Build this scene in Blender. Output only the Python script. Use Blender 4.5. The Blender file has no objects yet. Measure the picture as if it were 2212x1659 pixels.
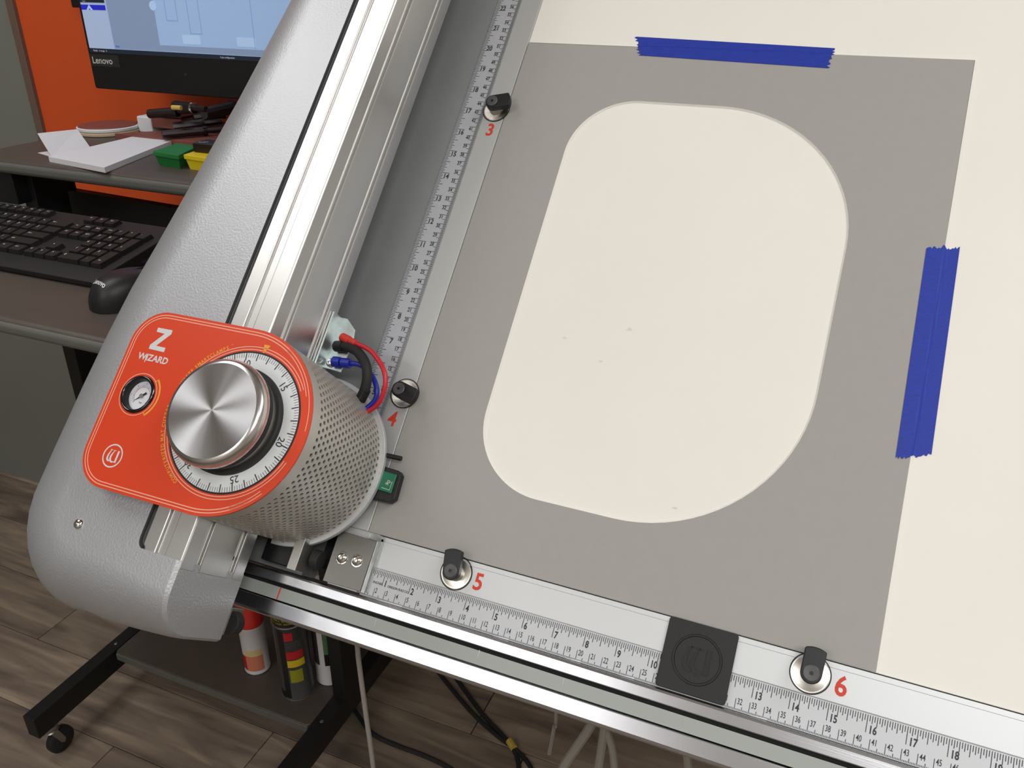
import bpy, math, random
from mathutils import Vector, Matrix
random.seed(7)
I = 0.0254                      # the scene is measured in inches, built in metres
ZF = 40.0                       # height of the table origin above the floor, inches
S, K = 0.7197, 0.6943           # table tilt: 44 degrees from vertical
scn = bpy.context.scene
COL = scn.collection

# ------------------------------------------------------------------ camera
RIGHT = Vector((0.92104, 0.38941, 0.00634)); DOWN = Vector((0.17883, -0.40839, -0.89512)); FWD = Vector((-0.34598, 0.82556, -0.44578))
CAM = Vector((13.345, -18.75, 18.01)); FPX = 1804.78
cd = bpy.data.cameras.new('camera'); cam = bpy.data.objects.new('camera', cd); COL.objects.link(cam)
cd.sensor_fit = 'HORIZONTAL'; cd.sensor_width = 36.0; cd.lens = FPX / 2212.0 * 36.0; cd.clip_start = 0.02
mw = Matrix.Identity(4)
for c, v in enumerate((RIGHT.normalized(), -DOWN.normalized(), -FWD.normalized())):
    for r in range(3): mw[r][c] = v[r]
mw.translation = Vector((CAM.x, CAM.y, CAM.z + ZF)) * I
cam.matrix_world = mw
scn.camera = cam

# ------------------------------------------------------------------ world, lamps, exposure
scn.view_settings.view_transform = 'Standard'; scn.view_settings.look = 'None'
scn.view_settings.gamma = 1.0; scn.view_settings.use_curve_mapping = False
scn.view_settings.exposure = -0.97
wd = bpy.data.worlds.new('world'); scn.world = wd; wd.use_nodes = True
wd.node_tree.nodes['Background'].inputs[0].default_value = (1, 0.98, 0.95, 1)
wd.node_tree.nodes['Background'].inputs[1].default_value = 0.05
def ceiling_or_fill_lamp(x, y, sx, sy, power, col=(1.0, 0.99, 0.975)):
    l = bpy.data.lights.new('ceiling_or_fill_light', 'AREA'); l.shape = 'RECTANGLE'; l.size = sx * I; l.size_y = sy * I
    l.energy = power; l.color = col
    o = bpy.data.objects.new('ceiling_or_fill_light', l); COL.objects.link(o); o.location = (x * I, y * I, (69 + ZF) * I)
ceiling_or_fill_lamp(-48, -4, 28, 44, 27)
ceiling_or_fill_lamp(48, -56, 48, 24, 52)
ceiling_or_fill_lamp(-32, -80, 44, 20, 24)
ceiling_or_fill_lamp(58, 0, 24, 48, 36)
ceiling_or_fill_lamp(-30, -116, 48, 20, 24)  # added fill light behind the viewer to brighten the back wall

# ------------------------------------------------------------------ frames
def TW(p):                       # table inches -> world inches (origin on the ruler's zero mark)
    return Vector((p[0], K * p[1] - S * p[2], S * p[1] + K * p[2]))
TROT = Matrix(((1, 0, 0), (0, K, -S), (0, S, K))).to_4x4()
def ray(px, py):
    return RIGHT * ((px - 1106) / FPX) + DOWN * ((py - 829.5) / FPX) + FWD
def at(px, py, **k):             # world inches where a sight line meets a plane x=, y= or z=
    a, v = list(k.items())[0]; i = 'xyz'.index(a); d = ray(px, py)
    return CAM + d * ((v - CAM[i]) / d[i])

# ------------------------------------------------------------------ materials
def lin(c):
    return tuple(((v / 255) / 12.92 if v / 255 <= 0.04045 else ((v / 255 + 0.055) / 1.055) ** 2.4) for v in c) + (1.0,)
MATS = {}
def mat(name, col, rough=0.5, metal=0.0, bump=None, var=None, aniso=0.0, coat=0.0, emit=0.0, spec=0.5, trans=0.0, radial=False, stretch=None):
    if name in MATS: return MATS[name]
    m = bpy.data.materials.new(name); m.use_nodes = True; nt = m.node_tree; b = nt.nodes['Principled BSDF']
    c = lin(col)
    b.inputs['Base Color'].default_value = c; b.inputs['Roughness'].default_value = rough; b.inputs['Metallic'].default_value = metal
    b.inputs['Specular IOR Level'].default_value = spec
    if aniso: b.inputs['Anisotropic'].default_value = aniso
    if coat: b.inputs['Coat Weight'].default_value = coat; b.inputs['Coat Roughness'].default_value = 0.12
    if trans: b.inputs['Transmission Weight'].default_value = trans
    if emit: b.inputs['Emission Color'].default_value = c; b.inputs['Emission Strength'].default_value = emit
    tc = nt.nodes.new('ShaderNodeTexCoord'); mp = nt.nodes.new('ShaderNodeMapping'); nt.links.new(tc.outputs['Object'], mp.inputs['Vector'])
    if stretch: mp.inputs['Scale'].default_value = stretch
    if radial:
        t = nt.nodes.new('ShaderNodeTangent'); t.direction_type = 'RADIAL'; t.axis = 'Z'; nt.links.new(t.outputs[0], b.inputs['Tangent'])
    if bump:
        n = nt.nodes.new('ShaderNodeTexNoise'); n.inputs['Scale'].default_value = bump[0]; n.inputs['Detail'].default_value = 3
        nt.links.new(mp.outputs[0], n.inputs['Vector'])
        bp = nt.nodes.new('ShaderNodeBump'); bp.inputs['Strength'].default_value = bump[1]; bp.inputs['Distance'].default_value = bump[2]
        nt.links.new(n.outputs['Fac'], bp.inputs['Height']); nt.links.new(bp.outputs[0], b.inputs['Normal'])
    if var:
        n = nt.nodes.new('ShaderNodeTexNoise'); n.inputs['Scale'].default_value = var[0]; n.inputs['Detail'].default_value = 6
        nt.links.new(mp.outputs[0], n.inputs['Vector'])
        r = nt.nodes.new('ShaderNodeValToRGB'); r.color_ramp.elements[0].position = 0.3; r.color_ramp.elements[1].position = 0.7
        r.color_ramp.elements[0].color = tuple(v * (1 - var[1]) for v in c[:3]) + (1,); r.color_ramp.elements[1].color = tuple(min(1, v * (1 + var[1])) for v in c[:3]) + (1,)
        nt.links.new(n.outputs['Fac'], r.inputs[0]); nt.links.new(r.outputs[0], b.inputs['Base Color'])
    MATS[name] = m; return m
M = {}
M['board'] = mat('white_board', (236, 233, 226), 0.75, var=(6, 0.02), bump=(900, 0.05, 0.0003))
M['scuff'] = mat('faint_scuff', (218, 214, 205), 0.8)
M['mat'] = mat('grey_mat_paper', (162, 160, 157), 0.85, var=(90, 0.012), bump=(1500, 0.15, 0.0003))
M['core'] = mat('white_core', (235, 233, 228), 0.8)
M['tape'] = mat('blue_masking_tape', (22, 50, 160), 0.6, var=(220, 0.18), bump=(500, 0.4, 0.0004), stretch=(1, 6, 1))
M['alu'] = mat('brushed_aluminium', (190, 191, 195), 0.24, 1.0, bump=(260, 0.06, 0.0003), stretch=(0.05, 6, 6))
M['alu_y'] = mat('brushed_aluminium_long', (204, 203, 201), 0.36, 1.0, bump=(260, 0.06, 0.0003), stretch=(6, 0.05, 6))
M['alu_side'] = mat('anodised_aluminium', (178, 174, 168), 0.42, 0.85, bump=(260, 0.04, 0.0003), stretch=(6, 0.05, 6))
M['strip'] = mat('satin_aluminium_strip', (206, 209, 211), 0.5, 0.55, bump=(300, 0.04, 0.0003), stretch=(0.05, 4, 4))
M['strip_v'] = mat('satin_aluminium_strip_upright', (196, 198, 198), 0.5, 0.45, bump=(300, 0.04, 0.0003), stretch=(4, 0.05, 4))
M['ruler'] = mat('ruler_face', (198, 201, 205), 0.55, 0.3, bump=(300, 0.03, 0.0003), stretch=(0.05, 4, 4))
M['ruler_v'] = mat('ruler_face_upright', (190, 193, 200), 0.5, 0.3)
M['ink'] = mat('black_ink', (52, 53, 56), 0.6)
M['redink'] = mat('red_ink', (212, 62, 40), 0.55)
M['panel'] = mat('grey_panel_paint', (142, 146, 147), 0.5, 0.2, var=(30, 0.03))
M['greytape'] = mat('grey_green_strip', (160, 166, 162), 0.5)
M['cover'] = mat('silver_textured_paint', (180, 182, 186), 0.44, 0.5, bump=(520, 0.45, 0.0006))
M['black'] = mat('black_plastic', (26, 26, 28), 0.45)
M['print3d'] = mat('black_printed_plastic', (18, 19, 20), 0.5, bump=(700, 0.35, 0.0004), stretch=(1, 3, 1))
M['embossed'] = mat('black_embossed_plastic', (10, 10, 11), 0.32)
M['rubber'] = mat('black_rubber', (34, 34, 35), 0.65)
M['blacksteel'] = mat('black_oxide_steel', (28, 29, 31), 0.36, 0.3)
M['screwgrey'] = mat('dark_grey_screw', (82, 83, 84), 0.45, 0.3)
M['chrome'] = mat('polished_steel', (225, 225, 222), 0.13, 1.0)
M['rim'] = mat('satin_steel_rim', (205, 204, 204), 0.24, 1.0)
M['darkchrome'] = mat('dark_chrome', (84, 84, 88), 0.14, 1.0)
M['nickel'] = mat('worn_nickel', (222, 219, 212), 0.28, 1.0, var=(120, 0.15))
M['steel'] = mat('ground_steel', (166, 164, 158), 0.38, 0.9, bump=(300, 0.05, 0.0003))
M['shadesteel'] = mat('shaded_steel', (128, 127, 123), 0.42, 0.8, bump=(300, 0.05, 0.0003))  # steel darkened in its colour for the drum's shade on the stop plate
M['zinc'] = mat('zinc_plate', (190, 198, 198), 0.35, 0.9, var=(150, 0.1))
M['spun'] = mat('spun_aluminium', (216, 217, 221), 0.3, 1.0, aniso=0.9, radial=True, bump=(90, 0.0, 0.0))
M['orange'] = mat('orange_gloss_print', (218, 66, 28), 0.35, coat=0.35)
M['pink'] = mat('pale_line_print', (240, 170, 145), 0.45)
M['silverprint'] = mat('silver_print', (212, 212, 214), 0.45)
M['yellowprint'] = mat('amber_print', (238, 160, 50), 0.45)
M['dial'] = mat('white_dial', (222, 226, 228), 0.35)
M['perf'] = mat('perforated_aluminium', (206, 203, 197), 0.4, 0.7)
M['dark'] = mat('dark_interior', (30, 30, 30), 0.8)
M['gauge'] = mat('gauge_face', (222, 224, 230), 0.5)
M['blueprint'] = mat('blue_print', (70, 90, 150), 0.6)
M['redprint'] = mat('dull_red_print', (180, 90, 95), 0.6)
M['redtube'] = mat('red_tube', (196, 36, 52), 0.35)
M['bluetube'] = mat('blue_tube', (34, 48, 168), 0.3)
M['redplug'] = mat('red_connector', (216, 60, 46), 0.4)
M['green'] = mat('green_plastic', (20, 112, 78), 0.4)
M['whiteink'] = mat('white_ink', (222, 222, 220), 0.6)
M['clear'] = mat('clear_plastic', (236, 240, 238), 0.1, trans=0.9)
M['wall'] = mat('grey_wall_paint', (132, 134, 128), 0.7, var=(3, 0.03), bump=(300, 0.08, 0.0008))
M['walllight'] = mat('pale_wall_paint', (214, 208, 198), 0.8)
M['ceiling'] = mat('ceiling_tile', (226, 224, 218), 0.9)
M['wallorange'] = mat('orange_wall_paint', (226, 90, 36), 0.6, var=(3, 0.03))
M['trim'] = mat('brown_trim', (116, 96, 84), 0.6)
M['laminate'] = mat('dark_brown_laminate', (84, 76, 70), 0.45, var=(40, 0.06))
M['edge'] = mat('grey_edge_band', (102, 102, 98), 0.5)
M['frame'] = mat('black_powder_coat', (24, 24, 25), 0.5)
M['bezel'] = mat('monitor_black', (22, 22, 23), 0.42)
M['keycap'] = mat('keycap_black', (25, 23, 23), 0.5)
M['paper'] = mat('white_paper', (226, 226, 230), 0.8)
M['greenbin'] = mat('green_bin', (24, 120, 52), 0.45)
M['yellowbin'] = mat('yellow_bin', (230, 206, 30), 0.45)
M['tool'] = mat('dark_tool', (34, 22, 22), 0.35)
M['maroon'] = mat('dull_maroon', (132, 78, 68), 0.5)
M['cork'] = mat('tan_cork', (196, 176, 150), 0.8)
M['redcap'] = mat('red_cap', (214, 48, 36), 0.4)
M['canblack'] = mat('can_black_print', (34, 34, 34), 0.4, 0.2)
M['cangrey'] = mat('can_grey_print', (84, 86, 87), 0.4, 0.4, var=(400, 0.25))
M['canwhite'] = mat('can_white', (222, 222, 226), 0.4)
M['canred'] = mat('can_red_print', (200, 40, 46), 0.4)
M['canpeach'] = mat('can_peach_print', (226, 140, 110), 0.4)
M['canyellow'] = mat('can_yellow_print', (226, 200, 40), 0.4)
M['cancream'] = mat('can_cream_print', (230, 208, 150), 0.4)
M['cangreen'] = mat('can_green_print', (90, 130, 90), 0.45, var=(200, 0.2))
M['canlime'] = mat('can_lime_print', (160, 160, 40), 0.45)
M['cable_w'] = mat('grey_white_cable', (154, 151, 144), 0.5)
M['gold'] = mat('yellow_tag', (206, 176, 80), 0.5)
def screen(name, col, s=1.0): return mat('screen_' + name, col, 0.3, emit=s)
M['scr_bg'] = screen('canvas', (150, 178, 216), 0.82); M['scr_grey'] = screen('grey', (128, 146, 176), 0.8); M['scr_side'] = screen('side', (160, 178, 210), 0.82)
M['scr_lite'] = screen('light', (166, 192, 226), 0.86); M['scr_blue'] = screen('blue', (40, 40, 190), 0.85); M['scr_dark'] = screen('dark', (34, 40, 52), 0.7)
M['scr_line'] = screen('line', (132, 158, 198), 0.8); M['scr_text'] = screen('text', (190, 200, 215), 0.8)

def wood():
    m = bpy.data.materials.new('wood_plank'); m.use_nodes = True; nt = m.node_tree; b = nt.nodes['Principled BSDF']; b.inputs['Roughness'].default_value = 0.55
    tc = nt.nodes.new('ShaderNodeTexCoord'); oi = nt.nodes.new('ShaderNodeObjectInfo')
    mul = nt.nodes.new('ShaderNodeMath'); mul.operation = 'MULTIPLY'; mul.inputs[1].default_value = 37.0; nt.links.new(oi.outputs['Random'], mul.inputs[0])
    cm = nt.nodes.new('ShaderNodeCombineXYZ'); nt.links.new(mul.outputs[0], cm.inputs[0]); nt.links.new(mul.outputs[0], cm.inputs[1])
    ad = nt.nodes.new('ShaderNodeVectorMath'); nt.links.new(tc.outputs['Object'], ad.inputs[0]); nt.links.new(cm.outputs[0], ad.inputs[1])
    mp = nt.nodes.new('ShaderNodeMapping'); mp.inputs['Scale'].default_value = (1.6, 12, 1); nt.links.new(ad.outputs[0], mp.inputs[0])
    n = nt.nodes.new('ShaderNodeTexNoise'); n.inputs['Scale'].default_value = 2.2; n.inputs['Detail'].default_value = 8; n.inputs['Distortion'].default_value = 0.8; nt.links.new(mp.outputs[0], n.inputs[0])
    r = nt.nodes.new('ShaderNodeValToRGB'); e = r.color_ramp.elements
    e[0].position = 0.25; e[0].color = lin((98, 86, 77)); e[1].position = 0.78; e[1].color = lin((186, 168, 145))
    e.new(0.5).color = lin((143, 127, 112)); nt.links.new(n.outputs['Fac'], r.inputs[0])
    hs = nt.nodes.new('ShaderNodeHueSaturation'); nt.links.new(r.outputs[0], hs.inputs['Color'])
    mr = nt.nodes.new('ShaderNodeMapRange'); mr.inputs['To Min'].default_value = 0.68; mr.inputs['To Max'].default_value = 1.18; nt.links.new(oi.outputs['Random'], mr.inputs[0]); nt.links.new(mr.outputs[0], hs.inputs['Value'])
    nt.links.new(hs.outputs[0], b.inputs['Base Color'])
    bp = nt.nodes.new('ShaderNodeBump'); bp.inputs['Strength'].default_value = 0.15; bp.inputs['Distance'].default_value = 0.001; nt.links.new(n.outputs['Fac'], bp.inputs['Height']); nt.links.new(bp.outputs[0], b.inputs['Normal'])
    return m
M['wood'] = wood()

# ------------------------------------------------------------------ mesh builder (inches, in the frame of its thing)
_txt = {}
def text_geo(s, off=0.0):
    k = (s, off)
    if k not in _txt:
        cu = bpy.data.curves.new('text', 'FONT'); cu.body = s; cu.size = 1.0; cu.align_x = 'CENTER'; cu.align_y = 'BOTTOM_BASELINE'; cu.offset = off; cu.resolution_u = 3; cu.fill_mode = 'FRONT'
        ob = bpy.data.objects.new('text', cu); me = bpy.data.meshes.new_from_object(ob)
        V = [tuple(v.co[:2]) for v in me.vertices]; F = [tuple(p.vertices) for p in me.polygons]
        bpy.data.objects.remove(ob); bpy.data.meshes.remove(me); bpy.data.curves.remove(cu)
        _txt[k] = (V, F)
    return _txt[k]
def cat(pts, n=8, closed=False):
    P = [Vector(p) for p in pts]; out = []; m = len(P)
    rng = range(m if closed else m - 1)
    for i in rng:
        if closed: a, b, c, d = P[i - 1], P[i], P[(i + 1) % m], P[(i + 2) % m]
        else: a, b, c, d = P[max(i - 1, 0)], P[i], P[i + 1], P[min(i + 2, m - 1)]
        for k in range(n):
            t = k / n; out.append(0.5 * ((2 * b) + (c - a) * t + (2 * a - 5 * b + 4 * c - d) * t * t + (3 * b - a - 3 * c + d) * t ** 3))
    if not closed: out.append(P[-1])
    return out
class MB:
    def __init__(s): s.v = []; s.f = []; s.mi = []; s.m = 0
    def add(s, V, F):
        o = len(s.v); s.v += [Vector(p) for p in V]; s.f += [tuple(i + o for i in q) for q in F]; s.mi += [s.m] * len(F); return s
    def box(s, x0, x1, y0, y1, z0, z1):
        V = [(x, y, z) for z in (z0, z1) for y in (y0, y1) for x in (x0, x1)]
        return s.add(V, [(0, 2, 3, 1), (4, 5, 7, 6), (0, 1, 5, 4), (2, 6, 7, 3), (0, 4, 6, 2), (1, 3, 7, 5)])
    def prism(s, poly, a0, a1, axis='z'):       # polygon extruded along an axis
        def p(u, v, a): return {'z': (u, v, a), 'y': (u, a, v), 'x': (a, u, v)}[axis]
        n = len(poly); V = [p(u, v, a0) for u, v in poly] + [p(u, v, a1) for u, v in poly]
        ar = sum(poly[i][0] * poly[(i + 1) % n][1] - poly[(i + 1) % n][0] * poly[i][1] for i in range(n))
        fl = (ar < 0) ^ (axis == 'y')
        F = [tuple(range(n))[::-1], tuple(range(n, 2 * n))] + [(i, (i + 1) % n, (i + 1) % n + n, i + n) for i in range(n)]
        if fl: F = [q[::-1] for q in F]
        return s.add(V, F)
    def lathe(s, prof, c=(0, 0, 0), n=48, axis='z', a0=0.0, a1=2 * math.pi):
        full = abs(a1 - a0 - 2 * math.pi) < 1e-6; m = n if full else n + 1; V = []
        for j in range(m):
            a = a0 + (a1 - a0) * j / n; ca, sa = math.cos(a), math.sin(a)
            for r, z in prof:
                q = {'z': (r * ca, r * sa, z), 'y': (r * sa, z, r * ca), 'x': (z, r * ca, r * sa)}[axis]
                V.append((c[0] + q[0], c[1] + q[1], c[2] + q[2]))
        k = len(prof); F = []
        for j in range(n):
            j2 = (j + 1) % m
            for i in range(k - 1):
                q = [j * k + i, j2 * k + i, j2 * k + i + 1, j * k + i + 1]
                if prof[i][0] < 1e-9: q = [q[0], q[2], q[3]]
                elif prof[i + 1][0] < 1e-9: q = [q[0], q[1], q[2]]
                F.append(tuple(q))
        return s.add(V, F)
    def cyl(s, c, r, h, n=24, axis='z'): return s.lathe([(0, 0), (r, 0), (r, h), (0, h)], c, n, axis)
    def tube(s, pts, r, n=10, smooth=6):
        P = cat(pts, smooth) if smooth else [Vector(p) for p in pts]; V = []; up = None
        for i, p in enumerate(P):
            t = (P[min(i + 1, len(P) - 1)] - P[max(i - 1, 0)]).normalized()
            if up is None: up = t.orthogonal().normalized()
            up = (up - t * up.dot(t)).normalized(); w = t.cross(up)
            V += [p + (up * math.cos(2 * math.pi * k / n) + w * math.sin(2 * math.pi * k / n)) * r for k in range(n)]
        F = [(i * n + k, i * n + (k + 1) % n, (i + 1) * n + (k + 1) % n, (i + 1) * n + k) for i in range(len(P) - 1) for k in range(n)]
        F += [tuple(range(n))[::-1], tuple((len(P) - 1) * n + k for k in range(n))]
        return s.add(V, F)
    def quad(s, a, b, c, d): return s.add([a, b, c, d], [(0, 1, 2, 3)])
    def rect(s, x0, x1, y0, y1, z): return s.quad((x0, y0, z), (x1, y0, z), (x1, y1, z), (x0, y1, z))
    def text(s, t, p, size, ang=0.0, off=0.0, sx=1.0, ax=None, ay=None):   # flat lettering centred on p
        V, F = text_geo(t, off); p = Vector(p)
        X = Vector(ax) if ax else Vector((math.cos(ang), math.sin(ang), 0)); Y = Vector(ay) if ay else Vector((-math.sin(ang), math.cos(ang), 0))
        return s.add([p + X * (x * size * sx) + Y * (y * size) for x, y in V], F)
    def strip(s, pts, w, z, closed=False):       # flat printed line of constant width
        P = [Vector((p[0], p[1], 0)) for p in pts]; n = len(P); V = []
        for i, p in enumerate(P):
            a = P[i - 1] if (i or closed) else p; b = P[(i + 1) % n] if (i < n - 1 or closed) else p
            t = (b - a).normalized(); m = Vector((-t.y, t.x, 0)) * (w / 2)
            V += [(p.x + m.x, p.y + m.y, z), (p.x - m.x, p.y - m.y, z)]
        F = [(2 * i, 2 * i + 1, (2 * i + 3) % (2 * n), (2 * i + 2) % (2 * n)) for i in range(n if closed else n - 1)]
        return s.add(V, F)
def arc(cx, cy, r, a0, a1, n=24):
    return [(cx + r * math.cos(math.radians(a0 + (a1 - a0) * i / n)), cy + r * math.sin(math.radians(a0 + (a1 - a0) * i / n))) for i in range(n + 1)]
def rrect(x0, x1, y0, y1, r, n=5):
    rs = r if isinstance(r, (list, tuple)) else (r,) * 4         # bl, br, tr, tl
    return (arc(x0 + rs[0], y0 + rs[0], rs[0], 180, 270, n) + arc(x1 - rs[1], y0 + rs[1], rs[1], 270, 360, n)
            + arc(x1 - rs[2], y1 - rs[2], rs[2], 0, 90, n) + arc(x0 + rs[3], y1 - rs[3], rs[3], 90, 180, n))

# ------------------------------------------------------------------ scene objects
ORG = {}
def setp(o, label=None, cat_=None, group=None, kind=None):
    if label: o['label'] = label
    if cat_: o['category'] = cat_
    if group: o['group'] = group
    if kind: o['kind'] = kind
    return o
def thing(name, org, label, cat_, frame='W', rz=0.0, group=None):
    """An Empty at the thing's base; frame 'T' = lying in the tilted table's axes, 'W' = upright."""
    o = bpy.data.objects.new(name, None); COL.objects.link(o); o.empty_display_size = 0.02
    if frame == 'T':
        w = TW(org); m = TROT.copy(); m.translation = Vector((w.x, w.y, w.z + ZF)) * I
    else:
        m = Matrix.Rotation(rz, 4, 'Z'); m.translation = Vector((org[0], org[1], org[2] + ZF)) * I
    o.matrix_world = m; ORG[o.name] = Vector(org); o['_f'] = frame
    del o['_f']
    return setp(o, label, cat_, group)
def part(name, mb, m, parent=None, bevel=0.0, smooth=35, label=None, local=False):
    """One mesh. Vertices are given in the frame's absolute inches unless local."""
    me = bpy.data.meshes.new(name); root = parent
    while root is not None and root.parent is not None: root = root.parent
    o0 = Vector((0, 0, 0)) if (local or root is None) else ORG[root.name]
    me.from_pydata([tuple((v - o0) * I) for v in mb.v], [], mb.f)
    ms = m if isinstance(m, (list, tuple)) else [m]
    for x in ms: me.materials.append(M[x])
    if len(ms) > 1: me.polygons.foreach_set('material_index', mb.mi)
    me.validate(); me.update()
    if smooth:
        me.polygons.foreach_set('use_smooth', [True] * len(me.polygons)); me.set_sharp_from_angle(angle=math.radians(smooth))
    ob = bpy.data.objects.new(name, me); COL.objects.link(ob)
    if parent is not None: ob.parent = parent
    if bevel:
        b = ob.modifiers.new('bevel', 'BEVEL'); b.width = bevel * I; b.segments = 2; b.limit_method = 'ANGLE'; b.angle_limit = math.radians(40); b.harden_normals = bool(smooth)
    if label: ob['label'] = label
    return ob
def solo(name, mb, m, org, label, cat_, frame='W', bevel=0.0, group=None, kind=None, smooth=35):
    """A thing that is one mesh."""
    o = part(name, MBshift(mb, org), m, None, bevel, smooth)
    if frame == 'T':
        w = TW(org); mm = TROT.copy(); mm.translation = Vector((w.x, w.y, w.z + ZF)) * I
    else:
        mm = Matrix.Translation(Vector((org[0], org[1], org[2] + ZF)) * I)
    o.matrix_world = mm; ORG[o.name] = Vector(org)
    return setp(o, label, cat_, group, kind)
def MBshift(mb, org):
    n = MB(); n.v = [v - Vector(org) for v in mb.v]; n.f = mb.f; n.mi = mb.mi; return n
def dup(src, parent=None):
    c = src.copy(); COL.objects.link(c); c.parent = parent
    return c

# ================================================================== the room
X0, X1, Y0, Y1, ZC = -112.0, 112.0, -130.0, 39.4, 70.0
fl = solo('floor', MB().box(X0, X1, Y0, Y1 + 3, -41.5, -40.6), 'trim', (0, 0, -40.6), None, None, kind='structure')
pl_mb = MB().box(0, 47.92, 0, 6.34, 0, 0.6)
proto = None; rows = [13.35 + 6.4 * k for k in range(-9, 5)]
joints = {13.35: -24.4, 6.95: -35.65, 19.75: -52.0, 26.15: -9.0, 0.55: -12.0, 32.55: -68.0}
for y in rows:
    j = min(joints, key=lambda q: abs(q - y)); x = joints[j] if abs(j - y) < 0.1 else random.uniform(-60, -20)
    while x > X0: x -= 48.0
    while x < 62:
        if proto is None:
            proto = part('plank', pl_mb, 'wood', fl, bevel=0.05, smooth=0, local=True); o = proto
        else: o = dup(proto, fl)
        o.location = Vector((x, y + 0.03, 0)) * I
        x += 48.0
solo('wall_back', MB().box(X0, X1, Y1, Y1 + 4, -41.5, ZC), 'wall', (0, Y1, -40), None, None, kind='structure')
solo('wall_left', MB().box(X0 - 4, X0, Y0, Y1 + 4, -41.5, ZC), 'wall', (X0, 0, -40), None, None, kind='structure')
solo('wall_right', MB().box(X1, X1 + 4, Y0, Y1 + 4, -41.5, ZC), 'walllight', (X1, 0, -40), None, None, kind='structure')
solo('wall_front', MB().box(X0, X1, Y0 - 4, Y0, -41.5, ZC), 'walllight', (0, Y0, -40), None, None, kind='structure')
solo('ceiling', MB().box(X0, X1, Y0, Y1 + 4, ZC, ZC + 3), 'ceiling', (0, 0, ZC), None, None, kind='structure')
solo('trim_1', MB().box(-59.2, -58.35, Y1 - 1.1, Y1, -2.0, 50), 'trim', (-58.8, Y1, -2), None, None, kind='structure', bevel=0.06)
solo('wall_panel', MB().box(-58.35, -8, Y1 - 0.7, Y1, -2.0, 50), 'wallorange', (-33, Y1, -2), 'flat orange painted panel on the grey back wall behind the monitor', 'panel')

# ================================================================== the cutting table
tb = thing('cutting_table', (24, 20, -2.5), 'tilted white mat cutting table with aluminium edge rulers and numbered clamps', 'table', 'T')
part('bed', MB().box(-0.12, 60, 1.12, 46, -1.0, -0.075), 'board', tb, bevel=0.02, smooth=0)
for x, y, r in ((6.9, 9.9, 0.16), (4.75, 9.2, 0.12), (6.2, 8.6, 0.09), (9.7, 4.3, 0.1)):
    part('scuff', MB().add([(x + r * random.uniform(0.4, 1.2) * math.cos(k * 0.9), y + 0.5 * r * random.uniform(0.4, 1.2) * math.sin(k * 0.9), -0.0735) for k in range(7)], [tuple(range(7))]), 'scuff', tb, smooth=0)
part('underframe', MB().box(-10, 60, -0.5, 46, -1.6, -1.0), 'frame', tb, smooth=0)
for x in (5.5, 47.5): part('wall_bracket', MB().tube([(x, 44.5, -1.7), (x, 44.5, -8.5)], 1.4, 8, 0), 'frame', tb)
part('grey_panel', MB().box(-11, -2.05, -0.9, 46, -1.0, -0.06), 'panel', tb, smooth=0)
vs = part('side_strip', MB().box(-1.0, -0.12, 1.12, 46, -1.0, 0.0), 'strip_v', tb, bevel=0.02, smooth=0)
vr = part('upright_ruler', MB().box(-2.04, -1.01, 0.9, 46, -1.0, -0.003), 'ruler_v', tb, bevel=0.01, smooth=0)
bs = part('bottom_strip', MB().box(0.35, 60, 0.03, 1.09, -1.0, 0.0), 'strip', tb, bevel=0.03, smooth=0)
part('bottom_strip_lip', MB().box(0.35, 60, 0.93, 1.085, -0.2, 0.012), 'strip', tb, bevel=0.012, smooth=0)
part('corner_strip', MB().box(-1.0, 0.35, -0.9, 1.12, -1.0, -0.03), 'strip_v', tb, bevel=0.02, smooth=0)
hr = part('bottom_ruler', MB().box(0.3, 60, -0.93, 0.03, -1.0, -0.004), 'ruler', tb, bevel=0.01, smooth=0)
# ruler marks
tk = MB(); nm = MB(); z = 0.003
for i in range(5, 30 * 16):
    x = i / 16
    if 10.1 < x < 0: continue
    L = 0.46 if i % 16 == 0 else 0.31 if i % 8 == 0 else 0.26 if i % 4 == 0 else 0.21 if i % 2 == 0 else 0.155
    tk.rect(x - 0.009, x + 0.009, -L, 0.0, z)
for i in range(5, 760):
    x = i / 25.4
    L = 0.31 if i % 10 == 0 else 0.12 if i % 5 == 0 else 0.05
    tk.rect(x - 0.008, x + 0.008, -0.905, -0.905 + L, z)
for i in range(1, 30):
    t = str(i); nm.text(t, (i + 0.05 + 0.058 * len(t), -0.46, z), 0.29, off=0.028, sx=0.72)
for i in range(1, 76):
    t = str(i); nm.text(t, (i / 2.54 + 0.025 + 0.045 * len(t), -0.735, z), 0.235, off=0.008, sx=0.62)
nm.text('INCHES', (0.83, -0.445, z), 0.105, off=0.02); nm.text('OREGON RULE CO.', (1.60, -0.455, z), 0.105, off=0.02, sx=0.85); nm.text('CM', (0.31, -0.70, z), 0.1, off=0.02)
part('ruler_ticks', tk, 'ink', hr, smooth=0); part('ruler_numerals', nm, 'ink', hr, smooth=0)
tk = MB(); nm = MB(); z = 0.004; oy = 1.073
for i in range(3, 40 * 16):
    y = oy + i / 16
    L = 0.44 if i % 16 == 0 else 0.30 if i % 8 == 0 else 0.24 if i % 4 == 0 else 0.19 if i % 2 == 0 else 0.15
    tk.rect(-2.03, -2.03 + L, y - 0.009, y + 0.009, z)
for i in range(1, 1010):
    y = oy + i / 25.4
    if i % 10 == 0: tk.rect(-1.42, -1.14, y - 0.008, y + 0.008, z)
    elif i % 5 == 0: tk.rect(-1.25, -1.14, y - 0.008, y + 0.008, z)
    tk.rect(-1.14, -1.012, y - 0.0085, y + 0.0085, z)
for i in range(1, 40):
    t = str(i); nm.text(t, (-1.60 - 0.05 * len(t), oy + i - 0.235, z), 0.29, off=0.028, sx=0.84)
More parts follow.
